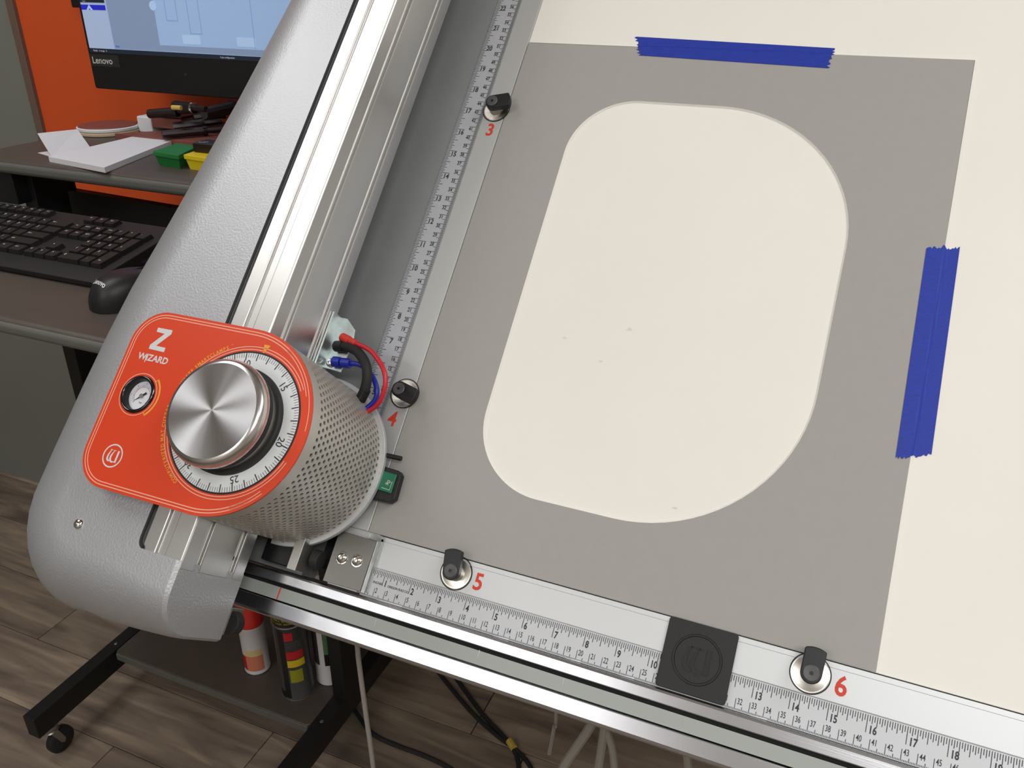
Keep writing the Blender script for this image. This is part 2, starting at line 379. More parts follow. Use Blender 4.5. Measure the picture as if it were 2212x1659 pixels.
for i in range(1, 100):
    t = str(i); nm.text(t, (-1.33, oy + i / 2.54 - 0.165, z), 0.21, off=0.022, sx=0.8)
part('ruler_ticks', tk, 'ink', vr, smooth=0); part('ruler_numerals', nm, 'ink', vr, smooth=0)
# bottom rail
rail = [(-0.94, -2.4), (-0.94, 0.02), (-0.98, 0.09), (-1.05, 0.11), (-1.33, 0.11), (-1.35, 0.08), (-1.35, -1.6), (-1.47, -1.6), (-1.47, 0.03), (-1.895, 0.03), (-1.895, -1.2), (-1.94, -1.2), (-1.94, 0.10), (-1.96, 0.12), (-2.38, 0.12), (-2.46, 0.08), (-2.50, 0.0), (-2.50, -2.4)]
br = part('bottom_rail', MB().prism(rail, -12, 60, 'x'), 'alu', tb, bevel=0.012, smooth=0)
part('rail_strip', MB().box(-12, 60, -1.895, -1.475, 0.03, 0.045), 'greytape', br, smooth=0)
part('groove_shade', MB().box(-12, 60, -1.468, -1.352, -0.7, -0.2), 'dark', br, smooth=0)  # black filler put in the rail groove to stand for its shade
rm = MB().rect(-2.62, -2.57, -1.89, -1.48, 0.049)
part('red_mark', rm, 'redink', br, smooth=0, label='thin red line marked across the grey strip')
pm = MB()
for x, y in ((1.2, -1.62), (4.9, -1.55), (7.7, -1.58), (11.3, -1.66)): part('pencil_mark', MB().rect(x - 0.008, x + 0.008, y - 0.13, y + 0.1, 0.048), 'steel', br, smooth=0)
# splinters lying in the ruler's foot
for i, (xa, xb) in enumerate(((0.95, 1.9), (7.55, 8.05), (9.2, 9.7), (5.1, 5.7), (13.0, 13.5))):
    part('paper_sliver', MB().prism([(xa, -0.93), (xb, -0.92), (xb, -0.885), (xa + 0.25, -0.9)], -0.002, 0.012), 'paper', hr, smooth=0)

def clamp(cx, cy, ang, num, npos, tilt=0.0):
    """Round nickel disc, black lever and screw."""
    root_org = ORG[tb.name]
    base = MB().lathe([(0, 0.012), (0.44, 0.012), (0.475, 0.0), (0.51, 0.0), (0.545, 0.012), (0.55, 0.004), (0.55, -0.02), (0, -0.02)][::-1], (cx, cy, 0.006), 48)
    d = part('clamp', base, 'nickel', tb, smooth=30)
    part('clamp_rim', MB().lathe([(0.525, 0.008), (0.535, 0.018), (0.555, 0.018), (0.56, 0.005)], (cx, cy, 0.004), 48), 'blacksteel', d, smooth=30)
    ca, sa = math.cos(math.radians(ang)), math.sin(math.radians(ang))
    ex, ey = cx + 0.0 * ca, cy + 0.0 * sa
    def rot(p): return (ex + p[0] * ca - p[1] * sa, ey + p[0] * sa + p[1] * ca)
    part('clamp_post', MB().cyl((ex, ey, 0.0), 0.27, 0.33, 32), 'steel', d, smooth=30)
    lv = [rot(p) for p in arc(0, 0, 0.285, 90, 270, 16) + arc(0.05, 0, 0.66, -26, 26, 8)]
    lev = part('clamp_lever', MB().prism(lv, 0.28, 0.55), 'blacksteel', d, bevel=0.03)
    part('clamp_screw', MB().lathe([(0.055, 0.5), (0.055, 0.575), (0.2, 0.585), (0.225, 0.57), (0.225, 0.5)][::-1], (ex, ey, 0.0), 32).lathe([(0.06, 0.52), (0.0, 0.52)], (ex, ey, 0), 6), 'screwgrey', d, smooth=30)
    part('clamp_number', MB().text(num, (npos[0], npos[1], 0.006), 0.75, off=0.022, sx=0.9), 'redink', d, smooth=0, label='red number ' + num)
clamp(14.39, 0.62, 88, '6', (15.22, 0.27))
clamp(3.40, 0.60, 100, '5', (4.22, 0.27))
clamp(-0.43, 6.10, -14, '4', (-0.58, 4.86))
clamp(-0.52, 18.08, 14, '3', (-0.50, 16.90))

# ================================================================== mat board with its window
mo = thing('mat_board', (8, 11.2, -0.07), 'grey mat board with a large rounded window lying on the white table', 'mat board', 'T')
outer = [(-0.10, 1.125), (16.02, 1.14), (16.0, 21.34), (-0.08, 21.3)]
def window(g):
    return rrect(2.80 - g, 13.12 + g, 3.58 - g, 18.86 + g, (2.55 + g, 5.2 + g, 5.0 + g, 2.35 + g), 20)
def ring_mesh(mb, outer, inner, z):
    """Flat face between a four-cornered outline and a window (inner is 4 arcs of equal length)."""
    n = len(inner) // 4; V = [(p[0], p[1], z) for p in outer] + [(p[0], p[1], z) for p in inner]; F = []
    for q in range(4):
        idx = [4 + q * n + i for i in range(n)]
        for i in range(n - 1): F.append((q, idx[i + 1], idx[i]))
        F.append((q, (q + 1) % 4, 4 + ((q + 1) * n) % (4 * n), idx[-1]))
    mb.add(V, F)
zt, zb = -0.018, -0.072
b1 = MB(); ring_mesh(b1, outer, window(0.05), zt)
n4 = 4
for i in range(4):
    a, b = outer[i], outer[(i + 1) % 4]; b1.quad((a[0], a[1], zb), (b[0], b[1], zb), (b[0], b[1], zt), (a[0], a[1], zt))
part('face_sheet', b1, 'mat', mo, smooth=0)
w1, w0 = window(0.05), window(-0.004); bv = MB(); n = len(w1)
bv.add([(p[0], p[1], zt) for p in w1] + [(p[0], p[1], zb) for p in w0], [(i, (i + 1) % n, n + (i + 1) % n, n + i) for i in range(n)])
part('bevel', bv, 'core', mo, smooth=30, label='white bevelled edge around the window')
ed = MB()
ed.box(16.012, 16.03, 1.14, 21.34, zb, zt - 0.004); ed.box(-0.08, 16.02, 21.335, 21.352, zb, zt - 0.004)
part('core_edge', ed, 'core', mo, smooth=0)

def tape(pts, org, label, crease):
    """A strip of masking tape bridging the board's edge: pts = outline, crease = line it folds over."""
    mb = MB(); n = len(pts)
    V = []
    top = []
    for (x, y, zz) in pts: V.append((x, y, zz)); 
    for (x, y, zz) in pts: V.append((x, y, zz + 0.008))
    k = n // 2
    F = []
    for i in range(k - 1):
        F.append((n + i, n + i + 1, n + n - 2 - i, n + n - 1 - i))
    for i in range(n): F.append((i, (i + 1) % n, n + (i + 1) % n, n + i))
    mb.add(V, F)
    return solo('masking_tape', mb, 'tape', org, label, 'tape', 'T', smooth=0)
def tape_strip(corn, org, label, axis):
    """Grid across the tape following the step of the board's edge; corn: A->B is the first long side, D->C the other; axis 'x'/'y' = direction across which the height steps."""
    A, B, C_, D = [Vector((p[0], p[1], 0)) for p in corn[:4]]; mb = MB(); nl, nc = 26, 24; V = []
    rnd = random.Random(len(label))
    for i in range(nl + 1):
        for j in range(nc + 1):
            u, v = i / nl, j / nc
            p = A.lerp(B, u).lerp(D.lerp(C_, u), v)
            jit = 0.0
            if i in (0, nl): jit = rnd.uniform(-0.07, 0.07)
            d = (B - A).normalized(); p = p + d * jit
            if axis == 'x': over = 16.03 - p.x
            else: over = 21.35 - p.y
            s = min(1, max(0, (over + 0.07) / 0.09)); zz = -0.072 + 0.06 * s + 0.006
            V.append((p.x, p.y, zz))
    F = [(i * (nc + 1) + j, (i + 1) * (nc + 1) + j, (i + 1) * (nc + 1) + j + 1, i * (nc + 1) + j + 1) for i in range(nl) for j in range(nc)]
    mb.add(V, F)
    o = solo('masking_tape', mb, 'tape', org, label, 'tape', 'T', smooth=0)
    sd = o.modifiers.new('thickness', 'SOLIDIFY'); sd.thickness = 0.006 * I; sd.offset = 1
    return o
tape_strip([(4.55, 20.93), (11.42, 20.74), (11.5, 21.64), (4.2, 21.83)], (8, 21.3, -0.07), 'blue masking tape strip over the top edge of the grey board', 'y')
tape_strip([(16.55, 7.55), (16.44, 14.33), (15.50, 14.2), (15.62, 7.2)], (16, 10.7, -0.07), 'blue masking tape strip over the right edge of the grey board', 'x')

# ================================================================== square stop block
sb = thing('stop_block', (11.34, 0.1, 0.0), 'square black block with an embossed round W emblem on the bottom ruler', 'block', 'T')
c0, c1 = (11.34, 0.11), 1.005
blk = MB().prism(rrect(c0[0] - c1, c0[0] + c1, c0[1] - c1, c0[1] + c1, 0.1), 0.012, 0.11)
part('body', blk, 'print3d', sb, bevel=0.02)
def w_logo(mb, cx, cy, s, z, t=0.0):
    """The emblem: two curling strokes and a straight stem."""
    def stroke(pts, ws):
        P = cat([(p[0], p[1], 0) for p in pts], 6); V = []; n = len(P)
        for i, p in enumerate(P):
            a = (P[min(i + 1, n - 1)] - P[max(i - 1, 0)]).normalized(); u = i / (n - 1) * (len(ws) - 1); k = min(int(u), len(ws) - 2)
            w = ws[k] + (ws[k + 1] - ws[k]) * (u - k); m = Vector((-a.y, a.x, 0)) * w / 2
            for q in (p + m, p - m): V.append((cx + q.x * s, cy + q.y * s, z))
        F = [(2 * i, 2 * i + 1, 2 * i + 3, 2 * i + 2) for i in range(n - 1)]
        if t:
            m0 = len(V); V += [(v[0], v[1], v[2] + t) for v in V]
            F = [tuple(i + m0 for i in q) for q in F] + [(2 * i, 2 * i + 2, m0 + 2 * i + 2, m0 + 2 * i) for i in range(n - 1)] + [(2 * i + 1, 2 * i + 3, m0 + 2 * i + 3, m0 + 2 * i + 1) for i in range(n - 1)]
        mb.add(V, F)
    stroke([(-0.30, 0.50), (-0.42, 0.25), (-0.50, -0.1), (-0.46, -0.36), (-0.28, -0.50), (-0.14, -0.44)], [0.05, 0.1, 0.17, 0.2, 0.14, 0.03])
    stroke([(0.06, 0.50), (-0.08, 0.25), (-0.18, -0.1), (-0.12, -0.38), (0.08, -0.53), (0.36, -0.47)], [0.05, 0.1, 0.18, 0.2, 0.15, 0.06])
    stroke([(0.46, 0.50), (0.46, 0.0), (0.46, -0.54)], [0.2, 0.19, 0.19])
    for x in (-0.36, 0.0): 
        stroke([(x - 0.12, 0.48), (x + 0.0, 0.46), (x + 0.16, 0.5)], [0.03, 0.08, 0.04])
em = MB().lathe([(0.64, 0.105), (0.655, 0.14), (0.705, 0.14), (0.72, 0.105)][::-1], (c0[0], c0[1], 0), 48)
w_logo(em, c0[0], c0[1], 0.66, 0.105, 0.035)
part('emblem', em, 'embossed', sb, smooth=0)

# ================================================================== gantry
gy = thing('cutter_gantry', (-8, 0, 0), 'silver textured gantry arm with a grooved aluminium beam along the left of the table', 'gantry', 'T')
ZT = 4.68
out = []
for y, x in ((42, -5.7), (30, -5.95), (24, -6.15), (19.5, -6.46), (15, -6.93), (11, -7.47), (8.7, -7.80), (6.8, -8.10), (4.9, -8.27), (3.0, -8.36), (0.6, -8.42)):
    out.append((x, y, -1.0, 0.06, 3.0, 3.0))
for k in range(9):
    a = 180 + 90 * k / 8; r0 = 1.1; R = 3.0 - 1.05 * (k / 8)
    out.append((-8.43 + r0 + r0 * math.cos(math.radians(a)), -1.9 + r0 + r0 * math.sin(math.radians(a)), math.cos(math.radians(a)), math.sin(math.radians(a)), R, R))
out += [(-6.2, -1.95, 0, -1, 1.93, 1.93), (-5.2, -2.03, 0, -1, 1.78, 1.85), (-4.4, -2.12, 0, -1, 1.62, 1.75), (-3.8, -2.18, 0, -1, 1.5, 1.68), (-3.42, -2.2, 0, -1, 1.42, 1.62)]
NF = len(out)
cv = MB(); NL = 14; V = []; F = []
lays = []
for k in range(NL + 1):
    ph = math.pi / 2 * k / NL; row = []
    for (x, y, nx, ny, R, RZ) in out:
        l = math.hypot(nx, ny); row.append((x + nx / l * R * math.sin(ph), y + ny / l * R * math.sin(ph), ZT - RZ * (1 - math.cos(ph))))
    lays.append(row)
lays.append([(p[0], p[1], 1.34) for p in lays[-1]])
for row in lays: V += row
for k in range(len(lays) - 1):
    for i in range(NF - 1): F.append((k * NF + i, k * NF + i + 1, (k + 1) * NF + i + 1, (k + 1) * NF + i)[::-1])
# open edge along the beam, lip over the beam's foot, and the flat end wall facing the table
inner = [(-3.42, -1.37), (-4.75, -1.37), (-4.86, -1.33), (-4.93, -1.25), (-4.97, -1.1), (-4.97, 42)]
o0 = len(V); V += [(x, y, ZT) for x, y in inner]; o1 = len(V); V += [(x, y, ZT - 0.5) for x, y in inner]
F.append(tuple(range(NF)) + tuple(range(o0, o0 + len(inner))))
F += [(o0 + i, o1 + i, o1 + i + 1, o0 + i + 1) for i in range(len(inner) - 1)]
e0 = len(V); V.append((-3.3, -1.37, ZT - 0.1))
for k in range(NL + 1):
    x, y, z = lays[k][-1]; u = k / NL; V.append((-3.3, y + 0.1 * u, z - 0.1 * (1 - u)))
V.append((-3.3, lays[-1][-1][1] + 0.1, 1.34)); V.append((-3.3, -1.37, 1.34))
F.append((o0, NF - 1, e0 + 1, e0))
for k in range(NL + 1): F.append((k * NF + NF - 1, (k + 1) * NF + NF - 1, e0 + 2 + k, e0 + 1 + k))
F.append(tuple(range(e0, e0 + NL + 4)))
cv.add(V, F)
cover = part('cover', cv, 'cover', gy, smooth=28)
wn = cover.modifiers.new('normals', 'WEIGHTED_NORMAL'); wn.keep_sharp = True; wn.weight = 90
part('cover_screw', MB().lathe([(0.0, 0.05), (0.03, 0.05), (0.035, 0.09), (0.1, 0.085), (0.15, 0.05), (0.17, 0.0)][::-1], (-7.41, -1.25, ZT), 24), 'chrome', cover)
gs = [Vector(p) for p in ((-4.95, 40, 0), (-4.95, -1.05, 0), (-4.93, -1.18, 0), (-4.87, -1.28, 0), (-4.78, -1.34, 0))]
gk = MB(); gk.tube([(p.x, p.y, ZT - 0.02) for p in gs], 0.045, 8, 0)
part('gasket', gk, 'rubber', gy)
prof = [(-4.88, 1.0), (-4.88, 4.56), (-4.84, 4.6), (-4.36, 4.6), (-4.34, 4.58), (-4.31, 4.50), (-4.0, 4.50), (-3.97, 4.58), (-3.95, 4.6), (-3.34, 4.6), (-3.29, 4.55), (-3.29, 3.98), (-3.42, 3.95), (-3.42, 3.72), (-3.30, 3.70), (-3.29, 3.64), (-3.29, 2.24), (-3.42, 2.22), (-3.42, 1.98), (-3.30, 1.96), (-3.29, 1.90), (-3.29, 1.38), (-3.4, 1.3), (-4.4, 1.0)]
bm_ = part('beam', MB().prism(prof, -1.6, 42, 'y'), 'alu_y', gy, bevel=0.012, smooth=0)
for y in (-0.95, 0.15): part('bolt_hole', MB().cyl((-3.425, y, 2.1), 0.09, 0.012, 16, 'x'), 'dark', bm_)
# bearing carriage on the bottom rail
cg = part('carriage_block', MB().box(-3.4, -1.9, -0.75, 0.9, 0.12, 0.6), 'blacksteel', gy, bevel=0.04)
part('guide_bar', MB().box(-2.1, -1.75, -0.8, 0.9, 0.2, 0.95), 'steel', cg, bevel=0.02)
part('roller', MB().cyl((-1.62, -0.25, 0.25), 0.33, 0.3, 24, 'x'), 'rubber', cg, bevel=0.03)
part('lower_roller', MB().cyl((-3.52, -3.0, 0.55), 0.40, 0.4, 28, 'z'), 'rubber', cg, bevel=0.03)
part('small_screw', MB().lathe([(0, 0.04), (0.05, 0.04), (0.08, 0)][::-1], (-2.75, 0.0, 0.6), 16), 'chrome', cg)
sp = part('stop_plate', MB().prism([(-1.05, -0.85), (0.40, -0.83), (0.40, 0.86), (-1.05, 0.9)], 0.02, 0.22), 'shadesteel', gy, bevel=0.015)
for x, y in ((-0.62, 0.03), (-0.05, 0.08)):
    s = part('plate_screw', MB().lathe([(0.0, 0.06), (0.05, 0.06), (0.055, 0.1), (0.1, 0.11), (0.16, 0.06), (0.17, 0.0), (0.21, 0.0), (0.22, 0.012), (0.225, 0.0)][::-1], (x, y, 0.22), 24), 'chrome', sp)
part('clear_guard', MB().box(0.42, 0.56, -0.85, 1.0, 0.02, 0.2).box(0.1, 0.56, 0.9, 1.08, 0.02, 0.26), 'clear', gy, bevel=0.01)
part('roller_bracket', MB().box(-4.4, -3.5, -3.4, -2.5, 0.3, 1.0), 'steel', cg, bevel=0.02)

# ================================================================== cutting head
ZP = 5.405; CX, CY, CR = -3.09, 2.92, 2.94; DX, DY = -2.73, 2.93
hd = thing('cutter_carriage', (CX, CY, 0.45), 'orange faced cutting head with a round silver knob and a perforated metal drum', 'cutting head', 'T')
def plate_outline(g):
    y0, y1, xl = CY - CR + g, CY + CR - g, -7.66 + g
    r = 1.15 - g
    return ([(p[0], p[1]) for p in arc(CX, CY, CR - g, -90, 90, 40)] + arc(xl + r, y1 - r, r, 90, 180, 10) + arc(xl + r, y0 + r, r, 180, 270, 10))
hub = plate_outline(0)
GX, GY = -6.51, 3.04
kx = hub.index(max(hub, key=lambda p: -p[0] - abs(p[1] - GY) * 0.02))
hole = arc(GX, GY, 0.56, 180, -180, 36)
hub = hub[:kx + 1] + hole + hub[kx:]
pt = part('face_plate', MB().prism(hub, ZP - 0.07, ZP), 'orange', hd, smooth=30)
zl = ZP + 0.004
ln = MB()
full = lambda g: plate_outline(g)
for g in (0.10, 0.19):
    o = full(g); idx = list(range(33, len(o))) + list(range(0, 10)); ln.strip([o[i % len(o)] for i in idx], 0.032, zl)
for r in (2.29, 2.38):
    ln.strip(arc(DX, DY, r, 35, 340, 90), 0.028, zl)
# wedges where the border meets the dial's rings
tip_t = arc(DX, DY, 2.29, 6, 6, 1)[0]
for g, r, a in ((0.10, 2.36, 4), (0.19, 2.30, 22)):
    ln.strip(arc(CX, CY, CR - g, 4 if g < 0.15 else 26, 62, 14), 0.026, zl)
    ln.strip(arc(CX, CY, CR - g, -62, -40, 10), 0.026, zl)
part('border_print', ln, 'pink', pt, smooth=0)
lt = MB()
lt.add([(x, y, zl) for x, y in ((-6.80, 5.29), (-6.79, 5.145), (-6.45, 5.13), (-6.83, 4.68), (-6.82, 4.545), (-6.19, 4.535), (-6.20, 4.685), (-6.585, 4.69), (-6.19, 5.16), (-6.20, 5.295))], [(0, 1, 2, 8, 9), (2, 3, 7, 8), (3, 4, 5, 6, 7)])
part('letter_print', lt, 'silverprint', pt, smooth=0, label='large silver letter Z'); lt = MB()
lt.text('WIZARD', (-6.50, 4.165, zl), 0.30, off=0.028, sx=1.02)
lt.strip([(-6.80, 4.38), (-6.77, 4.09)], 0.03, zl)
part('name_print', lt, 'silverprint', pt, smooth=0, label='silver WIZARD lettering'); lt = MB()
lt.lathe([(0.33, 0), (0.375, 0)][::-1], (-6.50, 1.005, zl), 40)
w_logo(lt, -6.49, 1.01, 0.36, zl)
part('emblem_print', lt, 'silverprint', pt, smooth=0, label='round silver W emblem')
yp = MB()
wid = {' ': 0.5, 'I': 0.42, 'M': 1.2, 'W': 1.35}
for msg, aa, ab in (('COMPUTERIZED MAT CUTTER', 242.5, 179.0), ('WASTE SMARTCLAMPS', 163.0, 117.5)):
    tot = sum(wid.get(c, 1.0) for c in msg); a = aa; da = (aa - ab) / tot
    for c in msg:
        w_ = wid.get(c, 1.0); am = a - da * w_ / 2; a -= da * w_
        if c == ' ': continue
        r = 2.405; yp.text(c, (DX + r * math.cos(math.radians(am)), DY + r * math.sin(math.radians(am)), zl), 0.17, math.radians(am - 90), off=0.02, sx=0.9)
yp.text('TM', (DX + 2.5 * math.cos(math.radians(115)), DY + 2.5 * math.sin(math.radians(115)), zl), 0.06, math.radians(25))
part('arc_lettering', yp, 'yellowprint', pt, smooth=0, label='amber lettering around the dial'); yp = MB()
yp.add([(-2.595, 5.10, zl), (-2.44, 5.42, zl), (-2.67, 5.43, zl)], [(0, 1, 2)])
part('arrow_print', yp, 'yellowprint', pt, smooth=0, label='amber arrow'); yp = MB()
yp.strip(arc(GX, GY, 0.80, -48, 48, 20), 0.06, zl)
for sgn in (-1, 1): yp.strip([(GX + r * math.cos(math.radians(47.5 * sgn)), GY + r * math.sin(math.radians(47.5 * sgn))) for r in (0.7, 0.83)], 0.03, zl)
part('arc_print', yp, 'yellowprint', pt, smooth=0, label='amber arc beside the gauge')
gl = MB().strip(arc(GX, GY, 0.69, 0, 360, 48)[:-1], 0.025, zl, True); part('gauge_ring_print', gl, 'pink', pt, smooth=0)
# dial ring
di = part('dial', MB().lathe([(1.3, 0.006), (2.17, 0.006), (2.2, 0.0)][::-1], (DX, DY, ZP), 96), 'dial', hd, smooth=0)
part('dial_shadow_line', MB().lathe([(2.17, 0.008), (2.23, 0.008)][::-1], (DX, DY, ZP), 96), 'black', di, smooth=0)  # flat black ring painted as the shadow line between dial and plate
dm = MB()
for i in range(160):
    a = 101.5 - (i - 50) * 2.25; L = 0.24 if i % 5 == 0 else 0.15
    dm.strip([(DX + r * math.cos(math.radians(a)), DY + r * math.sin(math.radians(a))) for r in (2.17 - L, 2.165)], 0.034 if i % 5 == 0 else 0.014, ZP + 0.010)
for v in range(0, 32, 5):
    a = 101.5 - (v - 10) * 11.25 + (-1.5 if v < 12 else 2.0); dm.text(str(v), (DX + 1.72 * math.cos(math.radians(a)), DY + 1.72 * math.sin(math.radians(a)), ZP + 0.010), 0.31, math.radians(a - 90), off=0.006)
part('dial_marks', dm, 'ink', di, smooth=0)
# knob
kb = part('knob', MB().lathe([(0, 6.49), (1.44, 6.49)][::-1], (DX, DY, 0), 96), 'spun', hd, smooth=30)
part('knob_rim', MB().lathe([(1.44, 6.49), (1.50, 6.475), (1.56, 6.44), (1.61, 6.38), (1.64, 6.30), (1.65, 6.22), (1.645, 6.12), (1.5, 6.10)][::-1], (DX, DY, 0), 96), 'rim', kb, smooth=60)
part('knob_band', MB().lathe([(1.5, 6.12), (1.57, 6.11), (1.585, 6.05), (1.585, 5.84), (1.5, 5.80)][::-1], (DX, DY, 0), 96), 'rubber', kb, smooth=30)
part('knob_collar', MB().lathe([(1.5, 5.83), (1.53, 5.80), (1.53, 5.60), (1.5, 5.55)][::-1], (DX, DY, 0), 96), 'steel', kb, smooth=30)
part('knob_gasket', MB().lathe([(1.45, 5.60), (1.62, 5.59), (1.67, 5.54), (1.67, 5.41), (1.6, 5.40)][::-1], (DX, DY, 0), 96), 'rubber', kb, smooth=30)
# pressure gauge
ga = part('gauge', MB().lathe([(0.50, -0.02), (0.53, 0.05), (0.565, 0.075), (0.60, 0.06), (0.625, 0.0)][::-1], (GX, GY, ZP), 48), 'darkchrome', hd, smooth=60)
part('gauge_wall', MB().lathe([(0.49, -0.22), (0.505, 0.02), (0.525, 0.055)][::-1], (GX, GY, ZP), 48), 'black', ga, smooth=60)
gf = part('gauge_face', MB().lathe([(0, -0.19), (0.50, -0.19)][::-1], (GX, GY, ZP), 40), 'gauge', ga, smooth=0)
zg = ZP - 0.184
gm = MB()
for i in range(28):
    a = 225 - i * 10; L = 0.07 if i % 4 == 0 else 0.035
    gm.strip([(GX + r * math.cos(math.radians(a)), GY + r * math.sin(math.radians(a))) for r in (0.37 - L, 0.37)], 0.012, zg)
for i in range(1, 6): 
    a = 225 - i * 45; gm.text(str(i * 2), (GX + 0.42 * math.cos(math.radians(a)), GY + 0.42 * math.sin(math.radians(a)) - 0.03, zg), 0.08)
gm.text('bar', (GX + 0.04, GY - 0.24, zg), 0.1)
part('gauge_scale', gm, 'blueprint', gf, smooth=0)
gr_ = MB().strip(arc(GX, GY, 0.30, -45, 225, 30), 0.012, zg)
part('gauge_red_scale', gr_, 'redprint', gf, smooth=0)
na = math.radians(222); nd = (math.cos(na), math.sin(na))
nl = MB().add([(GX + nd[0] * 0.33, GY + nd[1] * 0.33, zg + 0.02), (GX - nd[1] * 0.03, GY + nd[0] * 0.03, zg + 0.02), (GX - nd[0] * 0.19 - nd[1] * 0.035, GY - nd[1] * 0.19 + nd[0] * 0.035, zg + 0.02), (GX - nd[0] * 0.19 + nd[1] * 0.035, GY - nd[1] * 0.19 - nd[0] * 0.035, zg + 0.02), (GX + nd[1] * 0.03, GY - nd[0] * 0.03, zg + 0.02)], [(0, 1, 2, 3, 4)])
part('gauge_needle', nl, 'black', ga, smooth=0); part('gauge_pin', MB().cyl((GX, GY, zg), 0.07, 0.05, 16), 'steel', ga)
# perforated drum
Z0, ZTOP = 0.60, ZP - 0.07; s_ = 0.232; rowh = s_ * 0.866; a0, a1 = -92.0, 92.0
arcl = math.radians(a1 - a0) * CR; nc = int(arcl / s_); sw = arcl / nc; nr = int((ZTOP - Z0 - 0.50) / rowh)
zstart = Z0 + 0.10
def wrap(u, z, r=CR): a = math.radians(a0) + u / CR; return (CX + r * math.cos(a), CY + r * math.sin(a), z)
pf = MB(); NH = 12; rh = 0.064
for j in range(nr):
    zc = zstart + rowh * (j + 0.5)
    for i in range(nc):
        uo = 0.5 * sw if j % 2 else 0.0
        uc = (i + 0.5) * sw + uo
        if uc > arcl - 0.3 * sw: uc -= arcl   # keep the sheet closed at the seam
        if uc < 0.5 * sw - 1e-6: continue
        V = []; F = []
        for k in range(NH):
            a = 2 * math.pi * k / NH; ca, sa = math.cos(a), math.sin(a); m = max(abs(ca) / (sw / 2), abs(sa) / (rowh / 2))
            V += [wrap(uc + ca / m, zc + sa / m), wrap(uc + rh * ca, zc + rh * sa), wrap(uc + rh * ca, zc + rh * sa, CR - 0.05)]
        for k in range(NH):
            q = (k + 1) % NH
            F += [(3 * k, 3 * q, 3 * q + 1, 3 * k + 1), (3 * k + 1, 3 * q + 1, 3 * q + 2, 3 * k + 2)]
        for cu, cz in ((-1, -1), (1, -1), (1, 1), (-1, 1)):
            pass
        b = len(V)
        # the four corners of the cell
        V += [wrap(uc + x * sw / 2, zc + y * rowh / 2) for x, y in ((1, 1), (-1, 1), (-1, -1), (1, -1))]
        ac = math.degrees(math.atan2(rowh / 2, sw / 2))
        ks = lambda ang: int(ang // (360 / NH)) % NH
        for ci, ang in enumerate((ac, 180 - ac, 180 + ac, 360 - ac)):
            k = ks(ang); F.append((3 * k, b + ci, 3 * ((k + 1) % NH)))
        pf.add(V, F)
zend = zstart + rowh * nr
for zz0, zz1 in ((Z0 - 0.05, zstart), (zend, ZTOP)):
    pf.lathe([(CR, zz0), (CR, zz1)][::-1], (CX, CY, 0), 80, 'z', math.radians(a0), math.radians(a1))
for j in range(1, nr, 2):   # half cells left at the seam of the staggered rows
    zc = zstart + rowh * j
    pf.quad(wrap(0, zc), wrap(sw / 2, zc), wrap(sw / 2, zc + rowh), wrap(0, zc + rowh))
    pf.quad(wrap(arcl - sw / 2, zc), wrap(arcl, zc), wrap(arcl, zc + rowh), wrap(arcl - sw / 2, zc + rowh))
    pf.quad(wrap(sw / 2, zc), wrap(sw, zc), wrap(sw, zc + rowh), wrap(sw / 2, zc + rowh))
dr = part('perforated_drum', pf, 'perf', hd, smooth=20)
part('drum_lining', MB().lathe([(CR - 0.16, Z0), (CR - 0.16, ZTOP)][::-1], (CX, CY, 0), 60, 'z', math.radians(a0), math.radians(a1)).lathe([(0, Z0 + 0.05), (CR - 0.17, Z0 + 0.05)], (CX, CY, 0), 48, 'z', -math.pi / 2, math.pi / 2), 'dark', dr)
part('drum_ring', MB().lathe([(CR - 0.06, 0.62), (CR + 0.03, 0.64), (CR + 0.13, 0.63), (CR + 0.15, 0.60), (CR + 0.15, 0.45), (CR - 0.06, 0.45)][::-1], (CX, CY, 0), 96, 'z', math.radians(a0), math.radians(a1)), 'strip', dr, smooth=30)
part('lever', MB().tube([(-0.25, 3.73, 0.42), (0.45, 3.74, 0.42)], 0.085, 12, 0), 'black', hd)
sw_ = part('switch_housing', MB().prism([(-0.25, 2.2), (0.5, 2.2), (0.66, 2.35), (0.62, 3.2), (0.5, 3.32), (-0.25, 3.36)], 0.1, 0.40), 'black', hd, bevel=0.03)
part('switch_key', MB().prism([(-0.2, 2.52), (0.50, 2.50), (0.50, 3.17), (-0.2, 3.20)], 0.40, 0.48), 'green', sw_, bevel=0.03, label='green rocker key printed 90')
kp = MB().text('90', (0.34, 2.80, 0.484), 0.19, math.radians(65)); kp.strip([(0.1, 2.62), (0.41, 2.60), (0.42, 2.9)], 0.018, 0.484)
part('switch_print', kp, 'whiteink', sw_, smooth=0)
# bracket and air lines
bk = part('hose_bracket', MB().prism([(-3.25, 6.15), (-2.5, 6.1), (-2.45, 7.35), (-2.52, 7.75), (-2.95, 8.1), (-3.25, 8.12)], 1.1, 1.17).box(-3.28, -3.2, 5.4, 8.1, 1.0, 1.75), 'zinc', hd, bevel=0.015)
part('bracket_screw', MB().lathe([(0, 0.1), (0.04, 0.1), (0.05, 0.14), (0.1, 0.13), (0.16, 0.05), (0.16, 0)][::-1], (-3.0, 6.36, 1.17), 24), 'chrome', bk)
part('black_hose', MB().tube([(-2.95, 6.98, 1.3), (-2.5, 7.0, 1.4), (-1.95, 6.88, 1.55), (-1.45, 6.55, 1.65), (-1.18, 6.15, 1.65), (-1.15, 5.7, 1.5), (-1.3, 5.3, 1.3)], 0.175, 16), 'rubber', hd)
part('hose_sleeve', MB().tube([(-2.95, 6.97, 1.3), (-2.6, 7.0, 1.38)], 0.2, 16, 0), 'black', hd)
part('hose_end', MB().tube([(-1.14, 5.62, 1.46), (-1.32, 5.26, 1.26)], 0.19, 16, 0), 'black', hd)
